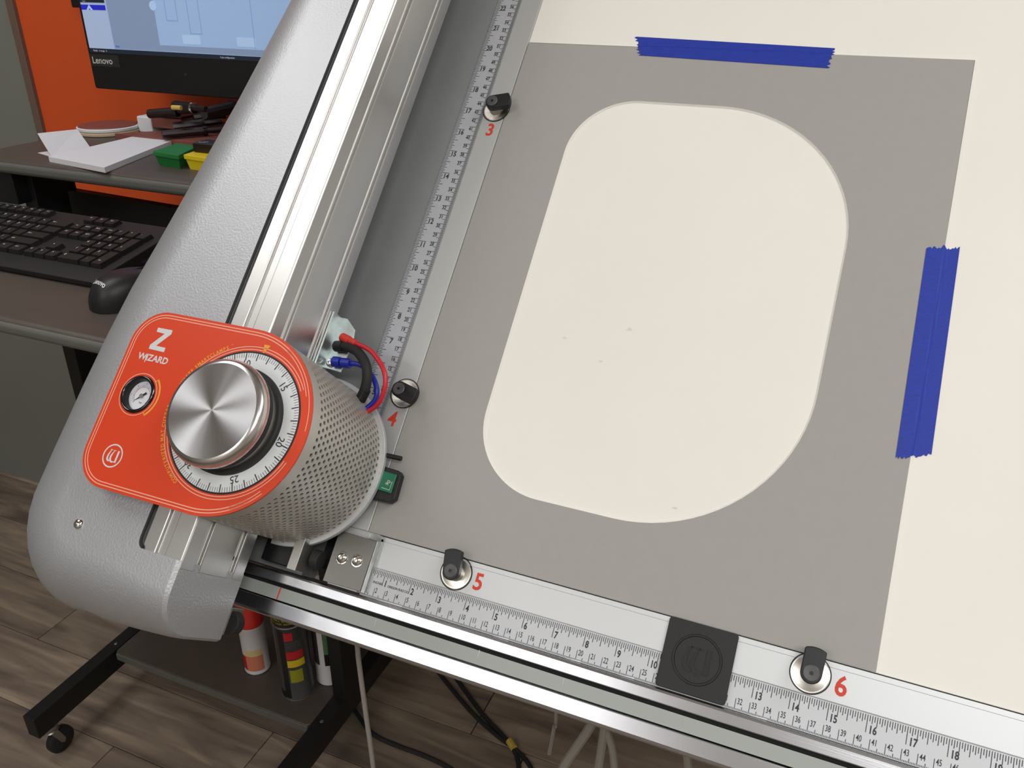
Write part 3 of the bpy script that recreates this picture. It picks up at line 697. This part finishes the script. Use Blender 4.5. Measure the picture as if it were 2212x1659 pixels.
part('red_tube', MB().tube([(-2.4, 7.2, 1.45), (-1.9, 7.1, 1.6), (-1.25, 6.9, 1.7), (-0.62, 6.4, 1.7), (-0.4, 5.9, 1.6), (-0.5, 5.35, 1.4), (-0.85, 5.0, 1.2), (-1.3, 4.8, 1.1)], 0.085, 12), 'redtube', hd)
part('red_connector', MB().tube([(-2.78, 7.32, 1.4), (-2.4, 7.22, 1.45)], 0.16, 12, 0).tube([(-2.45, 7.24, 1.45), (-2.05, 7.14, 1.55)], 0.12, 12, 0), 'redplug', hd, bevel=0.02)
part('blue_tube', MB().tube([(-2.2, 6.45, 1.3), (-1.7, 6.45, 1.35), (-1.2, 6.2, 1.3), (-0.85, 5.75, 1.25), (-0.85, 5.35, 1.15), (-1.2, 4.95, 1.05)], 0.09, 12), 'bluetube', hd)
part('blue_connector', MB().tube([(-2.85, 6.4, 1.3), (-2.55, 6.42, 1.3)], 0.19, 14, 0).tube([(-2.5, 6.42, 1.3), (-2.15, 6.45, 1.3)], 0.175, 14, 0), 'bluetube', hd, bevel=0.02)

# ================================================================== computer desk (cart)
dk = thing('computer_desk', (-29, 22, -40), 'dark brown standing computer desk with keyboard tray, low shelf and black frame on casters', 'desk')
ZD, ZK = 6.6, 4.0
part('desktop', MB().prism(rrect(-42.6, -15.5, 19.3, 37.5, (3.0, 3.0, 0.5, 0.5), 8), ZD - 1.0, ZD), ['laminate'], dk, bevel=0.35)
part('desktop_edge', MB().prism(rrect(-42.68, -15.42, 19.22, 37.5, (3.0, 3.0, 0.5, 0.5), 8), ZD - 0.95, ZD - 0.12), 'edge', dk, bevel=0.35)
tray = part('keyboard_tray', MB().prism(rrect(-42.5, -13.2, 4.1, 18.3, (1.5, 1.5, 0.3, 0.3), 6), ZK - 0.8, ZK), 'laminate', dk, bevel=0.3)
part('tray_edge', MB().prism(rrect(-42.55, -13.15, 4.02, 18.3, (1.5, 1.5, 0.3, 0.3), 6), ZK - 0.78, ZK - 0.1), 'edge', tray, bevel=0.3)
for x in (-38.5, -21.0): part('tray_arm', MB().box(x, x + 2, 9, 20.9, ZK - 2.4, ZK - 0.8), 'frame', tray, bevel=0.1)
UPL = at(148, 411, y=24.5); UPR = at(352, 446, y=24.5)
part('under_panel', MB().prism([(-41.2, -5.2), (-17.0, -5.2), (-17.0, UPR.z + 0.3), (UPR.x + 0.5, UPR.z), (UPL.x, UPL.z), (UPL.x - 0.1, ZD - 0.9), (-41.2, ZD - 0.9)], 24.5, 25.2, 'y'), 'frame', dk, smooth=0)
part('under_shelf', MB().box(-41.2, -17, 25.2, 33, -5.2, -4.4), 'frame', dk, bevel=0.05)
part('side_bracket', MB().box(-41.4, -39.2, 19.9, 24.5, ZD - 3.2, ZD - 0.95), 'frame', dk, bevel=0.1)
for x in (-39.95, -18.75):
    part('post', MB().box(x, x + 1.2, 21, 23.6, -34.7, ZD - 1.0), 'frame', dk, bevel=0.05)
    bmx = part('foot_beam', MB().box(x, x + 1.2, 9.7, 35, -36.7, -34.65), 'frame', dk, bevel=0.08)
    part('rivet', MB().lathe([(0, 0.03), (0.12, 0.02), (0.15, 0)][::-1], (x + 0.6, 18.5, -34.65), 12), 'steel', bmx)
    for y in (11.0, 33.6):
        cs = part('caster', MB().cyl((x + 0.6, y, -37.1), 0.62, 0.4, 20).lathe([(0.62, 0.0), (0.72, 0.1), (0.62, 0.2)][::-1], (x + 0.6, y, -37.3), 20).prism([(y - 0.3, -37.3), (y + 0.3, -37.3), (y + 0.75, -38.7), (y + 0.55, -39.0), (y + 0.3, -38.8)], x + 0.08, x + 0.15, 'x').prism([(y - 0.3, -37.3), (y + 0.3, -37.3), (y + 0.75, -38.7), (y + 0.55, -39.0), (y + 0.3, -38.8)], x + 1.05, x + 1.12, 'x'), 'steel', dk, bevel=0.02)
        part('wheel', MB().lathe([(0, -0.38), (0.95, -0.38), (1.1, -0.28), (1.14, 0), (1.1, 0.28), (0.95, 0.38), (0, 0.38)][::-1], (x + 0.6, y + 0.55, -38.86), 28, 'x'), 'rubber', cs)
sh = part('low_shelf', MB().prism(rrect(-38.7, -18.8, 17.7, 27.0, 0.4, 4), -35.5, -34.65), 'laminate', dk, bevel=0.12)
part('shelf_edge', MB().box(-38.5, -18.9, 17.62, 17.8, -35.42, -34.75), 'edge', sh, bevel=0.05)
part('crossbar', MB().box(-38.7, -18.75, 26.6, 27.6, -35.6, -33.4), 'frame', dk, bevel=0.05)

# ================================================================== monitor
YM = 31.5; s = (YM - 32) / 4
ML, MR, MZ0 = -42.9, -21.4, 9.45; tiltx = 0.0
mn = thing('computer_monitor', (-32, YM + 1, MZ0), 'black all in one computer screen showing pale blue layout software', 'monitor')
part('housing', MB().prism(rrect(ML, MR, MZ0, MZ0 + 15.2, 0.18, 4), YM, YM + 1.6, 'y'), 'bezel', mn, bevel=0.08)
zc = 12.08
scr = part('screen', MB().quad((ML + 0.28, YM - 0.02, zc), (MR - 0.28, YM - 0.02, zc), (MR - 0.28, YM - 0.02, MZ0 + 14.9), (ML + 0.28, YM - 0.02, MZ0 + 14.9)), 'scr_bg', mn, smooth=0)
def sq(x0, x1, z0, z1, m, d, nm_):
    part(nm_, MB().quad((x0, YM - d, z0), (x1, YM - d, z0), (x1, YM - d, z1), (x0, YM - d, z1)), m, scr, smooth=0)
xl = ML + 0.28
sq(xl, MR - 0.28, zc, zc + 0.30, 'scr_dark', 0.03, 'status_bar')
sq(xl, xl + 2.5, zc + 0.30, MZ0 + 14.9, 'scr_side', 0.03, 'side_panel')
sq(xl + 2.55, MR - 0.28, zc + 0.34, zc + 0.75, 'scr_grey', 0.03, 'tool_bar')
sq(xl + 2.55, xl + 7.0, zc + 0.75, MZ0 + 14.9, 'scr_grey', 0.035, 'margin_area')
sq(xl, xl + 2.4, zc + 2.95, zc + 3.3, 'scr_blue', 0.04, 'blue_row'); sq(xl, xl + 2.4, zc + 3.45, zc + 3.68, 'scr_dark', 0.04, 'dark_row')
part('arrow_icon', MB().add([(xl + 0.5, YM - 0.05, zc + 2.95), (xl + 0.75, YM - 0.05, zc + 2.95), (xl + 0.8, YM - 0.05, zc + 3.08), (xl + 0.9, YM - 0.05, zc + 2.95), (xl + 1.15, YM - 0.05, zc + 2.95), (xl + 0.82, YM - 0.05, zc + 3.32)], [(0, 1, 2, 5), (2, 3, 4, 5)]), 'scr_lite', scr, smooth=0)
sq(xl + 9.2, xl + 10.8, zc + 0.9, zc + 1.5, 'scr_lite', 0.04, 'box_icon'); sq(xl + 14.0, xl + 15.6, zc + 0.9, zc + 1.5, 'scr_lite', 0.04, 'box_icon')
for x, z0 in ((8.0, 2.4), (9.0, 2.4), (10.0, 1.6), (11.0, 1.6), (15.5, 0.8)):
    sq(xl + x, xl + x + 0.05, zc + z0, MZ0 + 14.9, 'scr_line', 0.045, 'guide_line')
for x0, x1, z0 in ((8.0, 9.0, 2.4), (10.0, 11.0, 1.6)): sq(xl + x0, xl + x1, zc + z0, zc + z0 + 0.05, 'scr_line', 0.045, 'guide_line')
part('knob_icon', MB().lathe([(0, 0), (0.32, 0)], (xl + 6.95, YM - 0.05, zc + 3.35), 20, 'y'), 'scr_lite', scr, smooth=0)
AX, AZ = (1, 0, 0), (0, 0, 1)
part('screen_text', MB().text('Ready   in image   0', (xl + 1.05, YM - 0.05, zc + 0.09), 0.17, ax=AX, ay=AZ).text('4 ply configuration', (xl + 13.0, YM - 0.05, zc + 0.09), 0.17, ax=AX, ay=AZ).text('Layer', (xl + 0.4, YM - 0.05, zc + 3.5), 0.13, ax=AX, ay=AZ), 'scr_text', scr, smooth=0)
part('link_text', MB().text('Back', (xl + 2.9, YM - 0.05, zc + 0.45), 0.2, ax=AX, ay=AZ), 'scr_blue', scr, smooth=0)
bg = part('badge', MB().box(ML + 0.08, ML + 3.0, YM - 0.02, YM + 0.1, 11.1, 11.95), 'edge', mn, smooth=0)
M['badge'] = mat('badge_dark', (44, 42, 40), 0.5); bg.data.materials[0] = M['badge']
part('badge_lettering', MB().text('Lenovo', (ML + 1.32, YM - 0.03, 11.3), 0.68, off=0.01, ax=AX, ay=AZ), 'silverprint', bg, smooth=0)
part('power_dot', MB().lathe([(0, 0), (0.13, 0)], (ML + 9.2, YM - 0.005, 10.9), 16, 'y'), 'badge', mn, smooth=0)
part('wall_arm', MB().box(-33.5, -30.5, YM + 1.6, YM + 2.2, 14, 20).box(-32.7, -31.3, YM + 2.2, Y1 - 0.7, 16, 18), 'frame', mn, bevel=0.1)
solo('monitor_cable', MB().tube([(-29.6, 33.6, 12), (-29.4, 32.6, 9.2), (-28.6, 32.4, 8.2), (-27, 32.6, 7.4), (-24, 33, 6.75)], 0.12, 8), 'black', (-28, 33, 6.6), 'thin black cable hanging below the monitor', 'cable')

# ================================================================== keyboard and mouse
KX1, KY0, KTILT = -19.7, 8.55, math.radians(9.0)
kbd = thing('keyboard', (KX1, KY0, ZK), 'black computer keyboard on the sliding tray of the desk', 'keyboard')
kbd.matrix_world = kbd.matrix_world @ Matrix.Translation((0, 0, 0.08 * I)) @ Matrix.Rotation(KTILT, 4, 'X')
part('case', MB().prism([(0, 0), (0, 0.28), (0.9, 0.45), (5.9, 0.5), (6.0, 0.4), (6.0, 0.0)], -17.6, 0, 'x'), 'keycap', kbd, bevel=0.05, local=True)
for x in (-16.5, -2.1): part('rear_foot', MB().box(x, x + 1, 5.3, 5.5, -0.85, 0.05), 'keycap', kbd, local=True)
U = 0.75
rows_k = [(1.0, [1.25, 1.25, 1.25, 6.25, 1.25, 1.25, 1.25, 1.25]), (1.75, [2.25] + [1] * 10 + [2.75]), (2.5, [1.75] + [1] * 11 + [2.25]), (3.25, [1.5] + [1] * 12 + [1.5]), (4.0, [1] * 13 + [2]), (4.95, [1])]
letters = ['', 'ZXCVBNM,./', 'ASDFGHJKL;', 'QWERTYUIOP[]', '1234567890-=']
keyproto = {}; leg = MB()
def key(x, y, w, ch='', wide_y=1.0):
    k = (w, wide_y)
    mb = MB(); a, b, h = w * U - 0.07, wide_y * U - 0.07, 0.24
    mb.add([(0, 0, 0), (a, 0, 0), (a, b, 0), (0, b, 0), (0.06, 0.05, h), (a - 0.06, 0.05, h), (a - 0.06, b - 0.08, h), (0.06, b - 0.08, h)], [(4, 5, 6, 7), (0, 1, 5, 4), (1, 2, 6, 5), (2, 3, 7, 6), (3, 0, 4, 7)])
    if k not in keyproto: keyproto[k] = part('key', mb, 'keycap', kbd, local=True, smooth=0); o = keyproto[k]
    else: o = dup(keyproto[k], kbd)
    o.location = Vector((x, y, 0.46)) * I
    if ch: leg.text(ch, (x + (0.2 if len(ch) == 1 else 0.28), y + 0.36, 0.46 + h + 0.004), 0.22 if len(ch) == 1 else 0.13, off=0.008)
X00 = -17.3
for ri, (y, ws) in enumerate(rows_k[:5]):
    x = X00; li = 0
    for i, w in enumerate(ws):
        ch = ''
        if ri in (1, 2, 3) and w == 1 and li < len(letters[ri]): ch = letters[ri][li]; li += 1
        elif ri == 4 and 0 < i < 13: ch = letters[4][i - 1]
        elif ri == 4 and i == 13: ch = 'Back'
        elif ri == 2 and i == len(ws) - 1: ch = 'Enter'
        elif ri == 1 and i == len(ws) - 1: ch = 'Shift'
        elif ri == 0 and w == 1.25: ch = 'Ctrl' if i in (0, 7) else 'Alt'
        key(x, y, w, ch); x += w * U
for i in range(13):
    key(X00 + (i * 0.86) * U + (0.4 if i else 0), 5.0, 0.86, ('Esc' if i == 0 else 'F%d' % i))
xn = X00 + 15.2 * U
for r, (y, n3) in enumerate(((4.0, ('Ins', 'Home', 'PgUp')), (3.25, ('Del', 'End', 'PgDn')))):
    for i in range(3): key(xn + i * U, y, 1, n3[i])
for i in range(3): key(xn + i * U, 5.0, 1, ('Prt', 'Scr', 'Brk')[i]); key(xn + i * U, 1.0, 1, '<v>'[i])
key(xn + U, 1.75, 1, '^')
xp = xn + 3.15 * U
for r, row in enumerate((('0', '', '.', ''), '123', '456', '789', ('Num', '/', '*', '-'))):
    y = 1.0 + 0.75 * r
    if r == 0: key(xp, y, 2, '0'); key(xp + 2 * U, y, 1, '.'); key(xp + 3 * U, y, 1, 'Ent', 2.0)
    else:
        for i, ch in enumerate(row):
            key(xp + i * U, y, 1, ch)
key(xp + 3 * U, 2.5, 1, '+', 2.0)
part('key_legends', leg, 'whiteink', kbd, local=True, smooth=0)

ms = thing('computer_mouse', (-17.1, 8.3, ZK + 0.02), 'black computer mouse beside the keyboard on the desk tray', 'mouse', rz=math.radians(-14))
def mouse_body(k, z0, w=1.22, l=2.1):
    mb = MB(); nu, nv = 16, 24; V = []; F = []
    for i in range(nu + 1):
        ph = math.pi / 2 * i / nu
        for j in range(nv):
            a = 2 * math.pi * j / nv; cx, cy = math.cos(a), math.sin(a)
            r = math.cos(ph) ** 0.55; x = w * r * math.copysign(abs(cx) ** 0.75, cx) * (1 - 0.10 * cy * cy) * k; y = l * r * math.copysign(abs(cy) ** 0.85, cy) * k
            h = 1.45 - 0.28 * (y / l + 0.15) ** 2 - 0.12 * (y / l)
            V.append((x, y, z0 + h * math.sin(ph) ** 0.8 * k))
    for i in range(nu):
        for j in range(nv): F.append((i * nv + j, i * nv + (j + 1) % nv, (i + 1) * nv + (j + 1) % nv, (i + 1) * nv + j))
    return mb.add(V, F)
part('shell', mouse_body(1, 0.0), 'black', ms, local=True, smooth=60)
part('button_seam', MB().box(-0.02, 0.02, 0.2, 2.0, 0.6, 1.42), 'rubber', ms, local=True)
part('scroll_wheel', MB().cyl((-0.13, 1.0, 1.15), 0.32, 0.26, 20, 'x'), 'rubber', ms, local=True)
def mouse_z(x, y, w=1.22, l=2.1):
    lo, hi = 0.01, 1.0
    for _ in range(30):
        r = (lo + hi) / 2; cy = (abs(y) / (l * r)) ** (1 / 0.85); cx = (abs(x) / (w * r * (1 - 0.10 * min(1, cy) ** 2))) ** (1 / 0.75)
        if cx * cx + cy * cy > 1: lo = r
        else: hi = r
    h = 1.45 - 0.28 * (y / l + 0.15) ** 2 - 0.12 * (y / l)
    return h * max(0.0, 1 - r ** (2 / 0.55)) ** 0.4
ml = MB().text('Lenovo', (0.02, -1.62, 0), 0.30, off=0.03)
ml.v = [Vector((v.x, v.y, mouse_z(v.x, v.y) + 0.025)) for v in ml.v]
part('lettering', ml, 'silverprint', ms, local=True, smooth=0)
solo('mouse_cable', MB().tube([(-15.9, 10.6, ZK + 0.4), (-15.3, 13, ZK + 0.14), (-15.6, 16.5, ZK + 0.12), (-20, 17.7, ZK + 0.12), (-24.5, 17.2, ZK + 0.14), (-25.5, 15.2, ZK + 0.5)], 0.08, 8), 'black', (-20, 16, ZK), 'thin black cable curving behind the keyboard', 'cable')

# ================================================================== things on the desk
def q3(px, py, z=ZD): return at(px, py, z=z)
a, b, c, d = q3(107, 350), q3(228, 374), q3(377, 313), q3(303, 302)
pad = MB(); 
pad.prism([(p.x, p.y) for p in (a, b, c, d)], ZD, ZD + 0.35)
solo('paper_pad', pad, 'paper', (a.x + 3, a.y + 3, ZD), 'thick white paper pad lying flat on the desk', 'paper pad', bevel=0.02)
e, f2, g = q3(82, 331), q3(112, 340), q3(196, 321)
cdm = MB(); h = q3(165, 320)
tl, tr = e + Vector((0.25, 0.9, 1.75)), g + Vector((-0.75, 0.9, 1.6))
tl, tr = at(81, 288, y=f2.y + 0.9), at(167, 279, y=g.y + 0.9)
cdm.quad(f2 + Vector((0, 0, 0.05)), g + Vector((0, 0, 0.05)), tr, tl)
cdm.quad(e + Vector((0, 0, 0.04)), f2 + Vector((0, 0, 0.04)), g + Vector((0, 0, 0.04)), h + Vector((0, 0.3, 0.04)))
cardo = solo('folded_paper', cdm, 'paper', tuple(f2), 'folded white paper standing propped on the desk corner', 'paper', smooth=0)
sm = cardo.modifiers.new('thickness', 'SOLIDIFY'); sm.thickness = 0.03 * I
ct = q3(236, 286)
co = thing('coaster_stack', (ct.x, ct.y, ZD), 'round pale disc stack with a maroon top at the back of the desk', 'coasters')
part('disc', MB().lathe([(0, 0.0), (2.15, 0.0), (2.25, 0.06), (2.25, 0.22), (2.15, 0.28), (0, 0.28)], (ct.x, ct.y, ZD), 40), 'cork', co)
part('disc', MB().lathe([(0, 0.28), (2.1, 0.28), (2.2, 0.34), (2.2, 0.5), (2.1, 0.55)], (ct.x, ct.y, ZD), 40), 'paper', co)
part('top_disc', MB().lathe([(2.1, 0.55), (2.05, 0.6), (0, 0.6)], (ct.x, ct.y, ZD), 40), 'maroon', co)
def bin_(name, m, label, c4, h, grp):
    cx = sum(p.x for p in c4) / 4; cy = sum(p.y for p in c4) / 4
    o = thing(name, (cx, cy, ZD), label, 'tray', group=None)
    def sc(k, z): return [(cx + (p.x - cx) * k, cy + (p.y - cy) * k, z) for p in c4]
    V = sc(0.82, ZD) + sc(0.93, ZD + h * 0.7) ; part('tub', MB().add(V, [(3, 2, 1, 0)] + [(i, (i + 1) % 4, 4 + (i + 1) % 4, 4 + i) for i in range(4)]), m, o, smooth=0)
    V = sc(1.0, ZD + h * 0.7) + sc(1.0, ZD + h) + sc(0.93, ZD + h * 0.7)
    part('lid', MB().add(V, [(4, 5, 6, 7)] + [(i, (i + 1) % 4, 4 + (i + 1) % 4, 4 + i) for i in range(4)] + [(8 + i, 8 + (i + 1) % 4, (i + 1) % 4, i) for i in range(4)]), m, o, smooth=0, bevel=0.03)
    return o
g0 = [at(330, 327, z=ZD + 0.9), at(385, 336, z=ZD + 0.9), at(428, 315, z=ZD + 0.9), at(382, 309, z=ZD + 0.9)]
bin_('small_tray', 'greenbin', 'small green lidded plastic tray beside the paper pad', g0, 0.9, None)
y0 = [at(396, 334, z=ZD + 0.9), at(470, 345, z=ZD + 0.9), at(500, 330, z=ZD + 0.9), at(436, 321, z=ZD + 0.9)]
bin_('small_tray', 'yellowbin', 'small yellow lidded plastic tray next to the green tray', y0, 0.9, None)
p = at(440, 327, z=ZD + 0.9)
rc = thing('binder_clip', (p.x, p.y, ZD + 0.9), 'small black clip with a pale mark on the yellow tray', 'clip')
part('body', MB().box(p.x - 0.4, p.x + 1.4, p.y - 0.5, p.y + 0.9, ZD + 0.9, ZD + 1.5), 'tool', rc, bevel=0.1)
part('mark', MB().strip([(p.x - 0.1, p.y - 0.2), (p.x + 0.1, p.y - 0.25), (p.x + 0.4, p.y + 0.1)], 0.08, ZD + 1.51), 'whiteink', rc, smooth=0)
# long dark board with hand tools
a = q3(250, 302); b = q3(470, 309)
bd = MB().prism([(a.x, a.y), (a.x + 17, a.y - 0.3), (a.x + 18, a.y + 2.5), (a.x + 3.0, a.y + 3.2)], ZD, ZD + 0.45)
solo('tool_board', bd, 'maroon', (a.x + 8, a.y + 1, ZD), 'dull maroon board at the back of the desk under the dark hand tools', 'board', bevel=0.03)
def knife(p0, p1, r, label, extra=None, zoff=0.0):
    P0, P1 = Vector(p0), Vector(p1); t = (P1 - P0); L = t.length; mid = P0.lerp(P1, 0.5)
    o = thing('hand_tool', (P0.x, P0.y, P0.z - r), label, 'tool', group=None)
    part('handle', MB().tube([P0, P0.lerp(P1, 0.3), P0.lerp(P1, 0.62)], r, 10), 'tool', o)
    part('tip', MB().tube([P0.lerp(P1, 0.6), P0.lerp(P1, 0.8), P1], r * 0.6, 10), 'tool', o)
    part('collar', MB().tube([P0.lerp(P1, 0.58), P0.lerp(P1, 0.64)], r * 1.15, 12, 0), extra or 'blacksteel', o)
zt_ = ZD + 0.45
A = lambda x, y, h: at(x, y, z=ZD + h)
knife(A(322, 246, 1.7), A(420, 238, 2.1), 0.32, 'black slim hand tool lying across the pile, nearest the white eraser')
knife(A(378, 228, 2.5), A(445, 236, 2.5), 0.34, 'black hand tool with a bright collar on top of the pile', 'chrome')
knife(A(418, 255, 1.2), A(520, 236, 1.6), 0.4, 'thick dark hand tool lying under the others by the silver arm')
knife(A(375, 275, 0.85), A(480, 262, 1.1), 0.36, 'dark hand tool lying lowest at the front of the pile')
knife(A(350, 291, 0.8), A(500, 277, 0.85), 0.3, 'long thin dark tool lying along the front of the maroon board')
knife(A(440, 245, 2.2), A(540, 222, 2.4), 0.4, 'dark hand tool sloping up behind the silver arm')
p = A(372, 232, 2.6)
solo('pencil_stub', MB().tube([p, p + Vector((0.7, 0.1, 0.0))], 0.16, 10, 0), 'gold', tuple(p), 'short tan stub at the left end of the topmost tool', 'stub')
p = A(352, 276, 0.5)
bx_ = thing('clear_box', (p.x, p.y, ZD + 0.45), 'low brown see-through box between the eraser and the tools', 'box')
part('body', MB().box(p.x - 1.0, p.x + 1.9, p.y, p.y + 1.8, ZD + 0.45, ZD + 1.25), 'maroon', bx_, bevel=0.05)
part('lid', MB().box(p.x - 1.05, p.x + 1.95, p.y - 0.05, p.y + 1.85, ZD + 1.25, ZD + 1.4), 'tool', bx_, bevel=0.04)
p = A(308, 272, 0.5)
er = thing('eraser', (p.x, p.y, ZD), 'white block eraser with a red and blue sleeve at the back of the desk', 'eraser')
part('body', MB().box(p.x - 0.5, p.x + 0.9, p.y, p.y + 1.4, ZD, ZD + 1.2), 'paper', er, bevel=0.12)
part('sleeve', MB().box(p.x + 0.35, p.x + 1.6, p.y + 1.4, p.y + 2.8, ZD, ZD + 1.22), 'canred', er, bevel=0.05)
part('sleeve_tip', MB().box(p.x + 1.6, p.x + 2.7, p.y + 1.4, p.y + 2.8, ZD, ZD + 1.22), 'blueprint', er, bevel=0.05)
p = at(176, 17, y=Y1 - 2.2)
hb_ = thing('wall_box', (p.x, Y1 - 0.7, p.z), 'small black and red box hanging on the orange panel beside the monitor', 'box')
part('body', MB().box(p.x - 1.1, p.x + 0.5, Y1 - 2.2, Y1 - 0.7, p.z, p.z + 4), 'tool', hb_, bevel=0.1)
part('side', MB().box(p.x + 0.5, p.x + 1.0, Y1 - 2.1, Y1 - 0.7, p.z, p.z + 4), 'canred', hb_, bevel=0.05)

# ================================================================== spray cans on the low shelf
ZS = -34.65
def can(cx, cy, r, h, m, caps, label, bands, cat_='spray can', yaw=0.0):
    o = thing('spray_can', (cx, cy, ZS), label, cat_)
    b = part('body', MB().lathe([(0, 0.06), (r * 0.9, 0.06), (r * 0.94, 0.0), (r, 0.06), (r, 0.14), (r * 0.975, 0.18), (r * 0.975, h - 0.2), (r, h - 0.15), (r * 0.97, h - 0.03), (r * 0.9, h)], (cx, cy, ZS), 40), m, o, smooth=40)
    part('base_rim', MB().lathe([(r * 0.96, 0.0), (r * 1.01, 0.03), (r * 1.01, 0.12), (r * 0.97, 0.15)], (cx, cy, ZS), 40), 'steel', o)
    for i, (mm, rr, hh) in enumerate(caps):
        z0 = h - 0.05
        part('cap', MB().lathe([(rr, z0), (rr, z0 + 0.5), (rr * 0.97, z0 + 0.55), (rr * 0.93, z0 + hh - 0.1), (rr * 0.85, z0 + hh), (0, z0 + hh)], (cx, cy, ZS), 40), mm, o, smooth=40)
    part('top_rim', MB().lathe([(r * 0.98, h - 0.1), (r * 1.02, h - 0.05), (r * 1.0, h), (r * 0.9, h + 0.02)], (cx, cy, ZS), 40), 'steel', o)
    for (mm, a0_, a1_, z0, z1) in bands:      # printed areas wrapped on the can, angles in degrees seen from above
        part('label_patch', MB().lathe([(r * 0.978 + 0.006, z0), (r * 0.978 + 0.006, z1)], (cx, cy, ZS), 14, 'z', math.radians(a0_), math.radians(a1_)), mm, b, smooth=40)
    return o, b
c1_, b1_ = can(-26.35, 21.2, 1.05, 5.0, 'canwhite', [('redcap', 1.06, 2.4)], 'white and red spray can with a red cap, leftmost on the low shelf',
    [('canred', 215, 262, 0.45, 2.0), ('canpeach', 262, 345, 0.45, 2.05), ('cancream', 262, 345, 2.05, 2.7), ('cangreen', 205, 232, 2.4, 3.6)])
c2_, b2_ = can(-21.75, 20.5, 1.31, 7.6, 'cangrey', [('canblack', 1.2, 1.9)], 'black and grey spray can with red and yellow stripes, middle on the low shelf',
    [('canblack', 262, 284, 0.3, 7.3), ('canred', 286, 316, 6.3, 7.1), ('cangrey', 286, 345, 5.4, 6.2), ('canred', 286, 345, 4.4, 5.2), ('canyellow', 286, 348, 3.6, 4.3), ('canlime', 290, 335, 2.0, 3.3), ('canblack', 200, 262, 0.2, 0.9)])
ct_ = MB()
for k, ln_ in enumerate(('DANGER EXTREMELY FLAMMABLE', 'VAPOR HARMFUL READ BACK', 'CONTENTS UNDER PRESSURE')):
    for i, ch in enumerate(ln_):
        a = math.radians(215 + i * 5.2); r = 1.215
        if ch != ' ': ct_.text(ch, (-21.75 + r * math.cos(a), 20.5 + r * math.sin(a), ZS + 8.45 - 0.3 * k), 0.24, off=0.012, ax=(-math.sin(a), math.cos(a), 0), ay=(0, 0, 1))
part('cap_print', ct_, 'canlime', c2_, smooth=0)
c3_, b3_ = can(-20.15, 22.7, 1.12, 8.3, 'canwhite', [('canwhite', 1.05, 1.6)], 'white spray can with a green picture, rightmost on the low shelf',
    [('cangrey', 215, 268, 2.2, 7.2), ('cangreen', 292, 340, 3.4, 5.8), ('tool', 292, 340, 2.2, 3.4)])

# ================================================================== cables and tubes under the table
def fl_(px, py, h=0.12): return at(px, py, z=-40 + h)
solo('air_line', MB().tube([(at(771, 1385, y=3).x, 3, 0.7), at(771, 1385, y=3), at(774, 1420, y=3), at(790, 1540, y=3), at(807, 1665, y=3), at(830, 1900, y=3)], 0.11, 10), 'cable_w', tuple(at(790, 1540, y=3)), 'thin pale air line hanging straight down below the left of the rail', 'tube')
solo('clear_tube', MB().tube([(at(1202, 1535, y=4).x, 4, 1.8), at(1202, 1535, y=4), at(1198, 1565, y=4), at(1190, 1610, y=4), at(1186, 1628, y=4)], 0.075, 8), 'clear', tuple(at(1198, 1565, y=4)), 'short clear tube end hanging below the rail', 'tube')
solo('floor_cable', MB().tube([fl_(930, 1430), fl_(965, 1475), fl_(1020, 1540), fl_(1075, 1590), fl_(1115, 1620), fl_(1150, 1665), fl_(1170, 1750)], 0.2, 8), 'rubber', tuple(fl_(1020, 1540, 0)), 'black cable on the floor with a yellow tag', 'cable')
solo('floor_cable', MB().tube([fl_(985, 1465), fl_(1040, 1540), fl_(1095, 1600), fl_(1118, 1640), fl_(1120, 1700), fl_(1110, 1800)], 0.2, 8), 'rubber', tuple(fl_(1040, 1540, 0)), 'black cable on the floor running beside the tagged cable', 'cable')
tg = [fl_(1100, 1600, 0.35), fl_(1110, 1616, 0.35)]
solo('cable_tag', MB().tube(tg, 0.32, 10, 0), 'gold', tuple(tg[0]), 'small yellow tag wrapped round the black floor cable', 'tag')
solo('floor_cable', MB().tube([fl_(730, 1480), fl_(770, 1540), fl_(805, 1585), fl_(860, 1612), fl_(915, 1632), fl_(975, 1662), fl_(1050, 1720)], 0.2, 8), 'rubber', tuple(fl_(860, 1612, 0)), 'black cable on the floor near the desk leg', 'cable')
for pts, r, lb in (([(1290, 1540), (1272, 1575), (1245, 1615), (1215, 1662), (1170, 1760)], 0.25, 'grey white cable slanting down below the rail, leftmost of three'),
                   ([(1308, 1560), (1303, 1595), (1296, 1640), (1289, 1680), (1275, 1780)], 0.24, 'grey white cable hanging below the rail, middle of three'),
                   ([(1300, 1560), (1315, 1592), (1324, 1625), (1328, 1680), (1330, 1780)], 0.2, 'grey white cable hanging below the rail, rightmost of three')):
    solo('power_cable', MB().tube([at(x, y, y=10) for x, y in pts], r, 10), 'cable_w', tuple(at(pts[2][0], pts[2][1], y=10)), lb, 'cable')
solo('hanging_cable', MB().tube([at(1482, 1620, y=8), at(1486, 1650, y=8), at(1490, 1720, y=8), at(1492, 1800, y=8)], 0.2, 8), 'cable_w', tuple(at(1486, 1650, y=8)), 'short pale cable at the bottom edge, right of the other cables', 'cable')
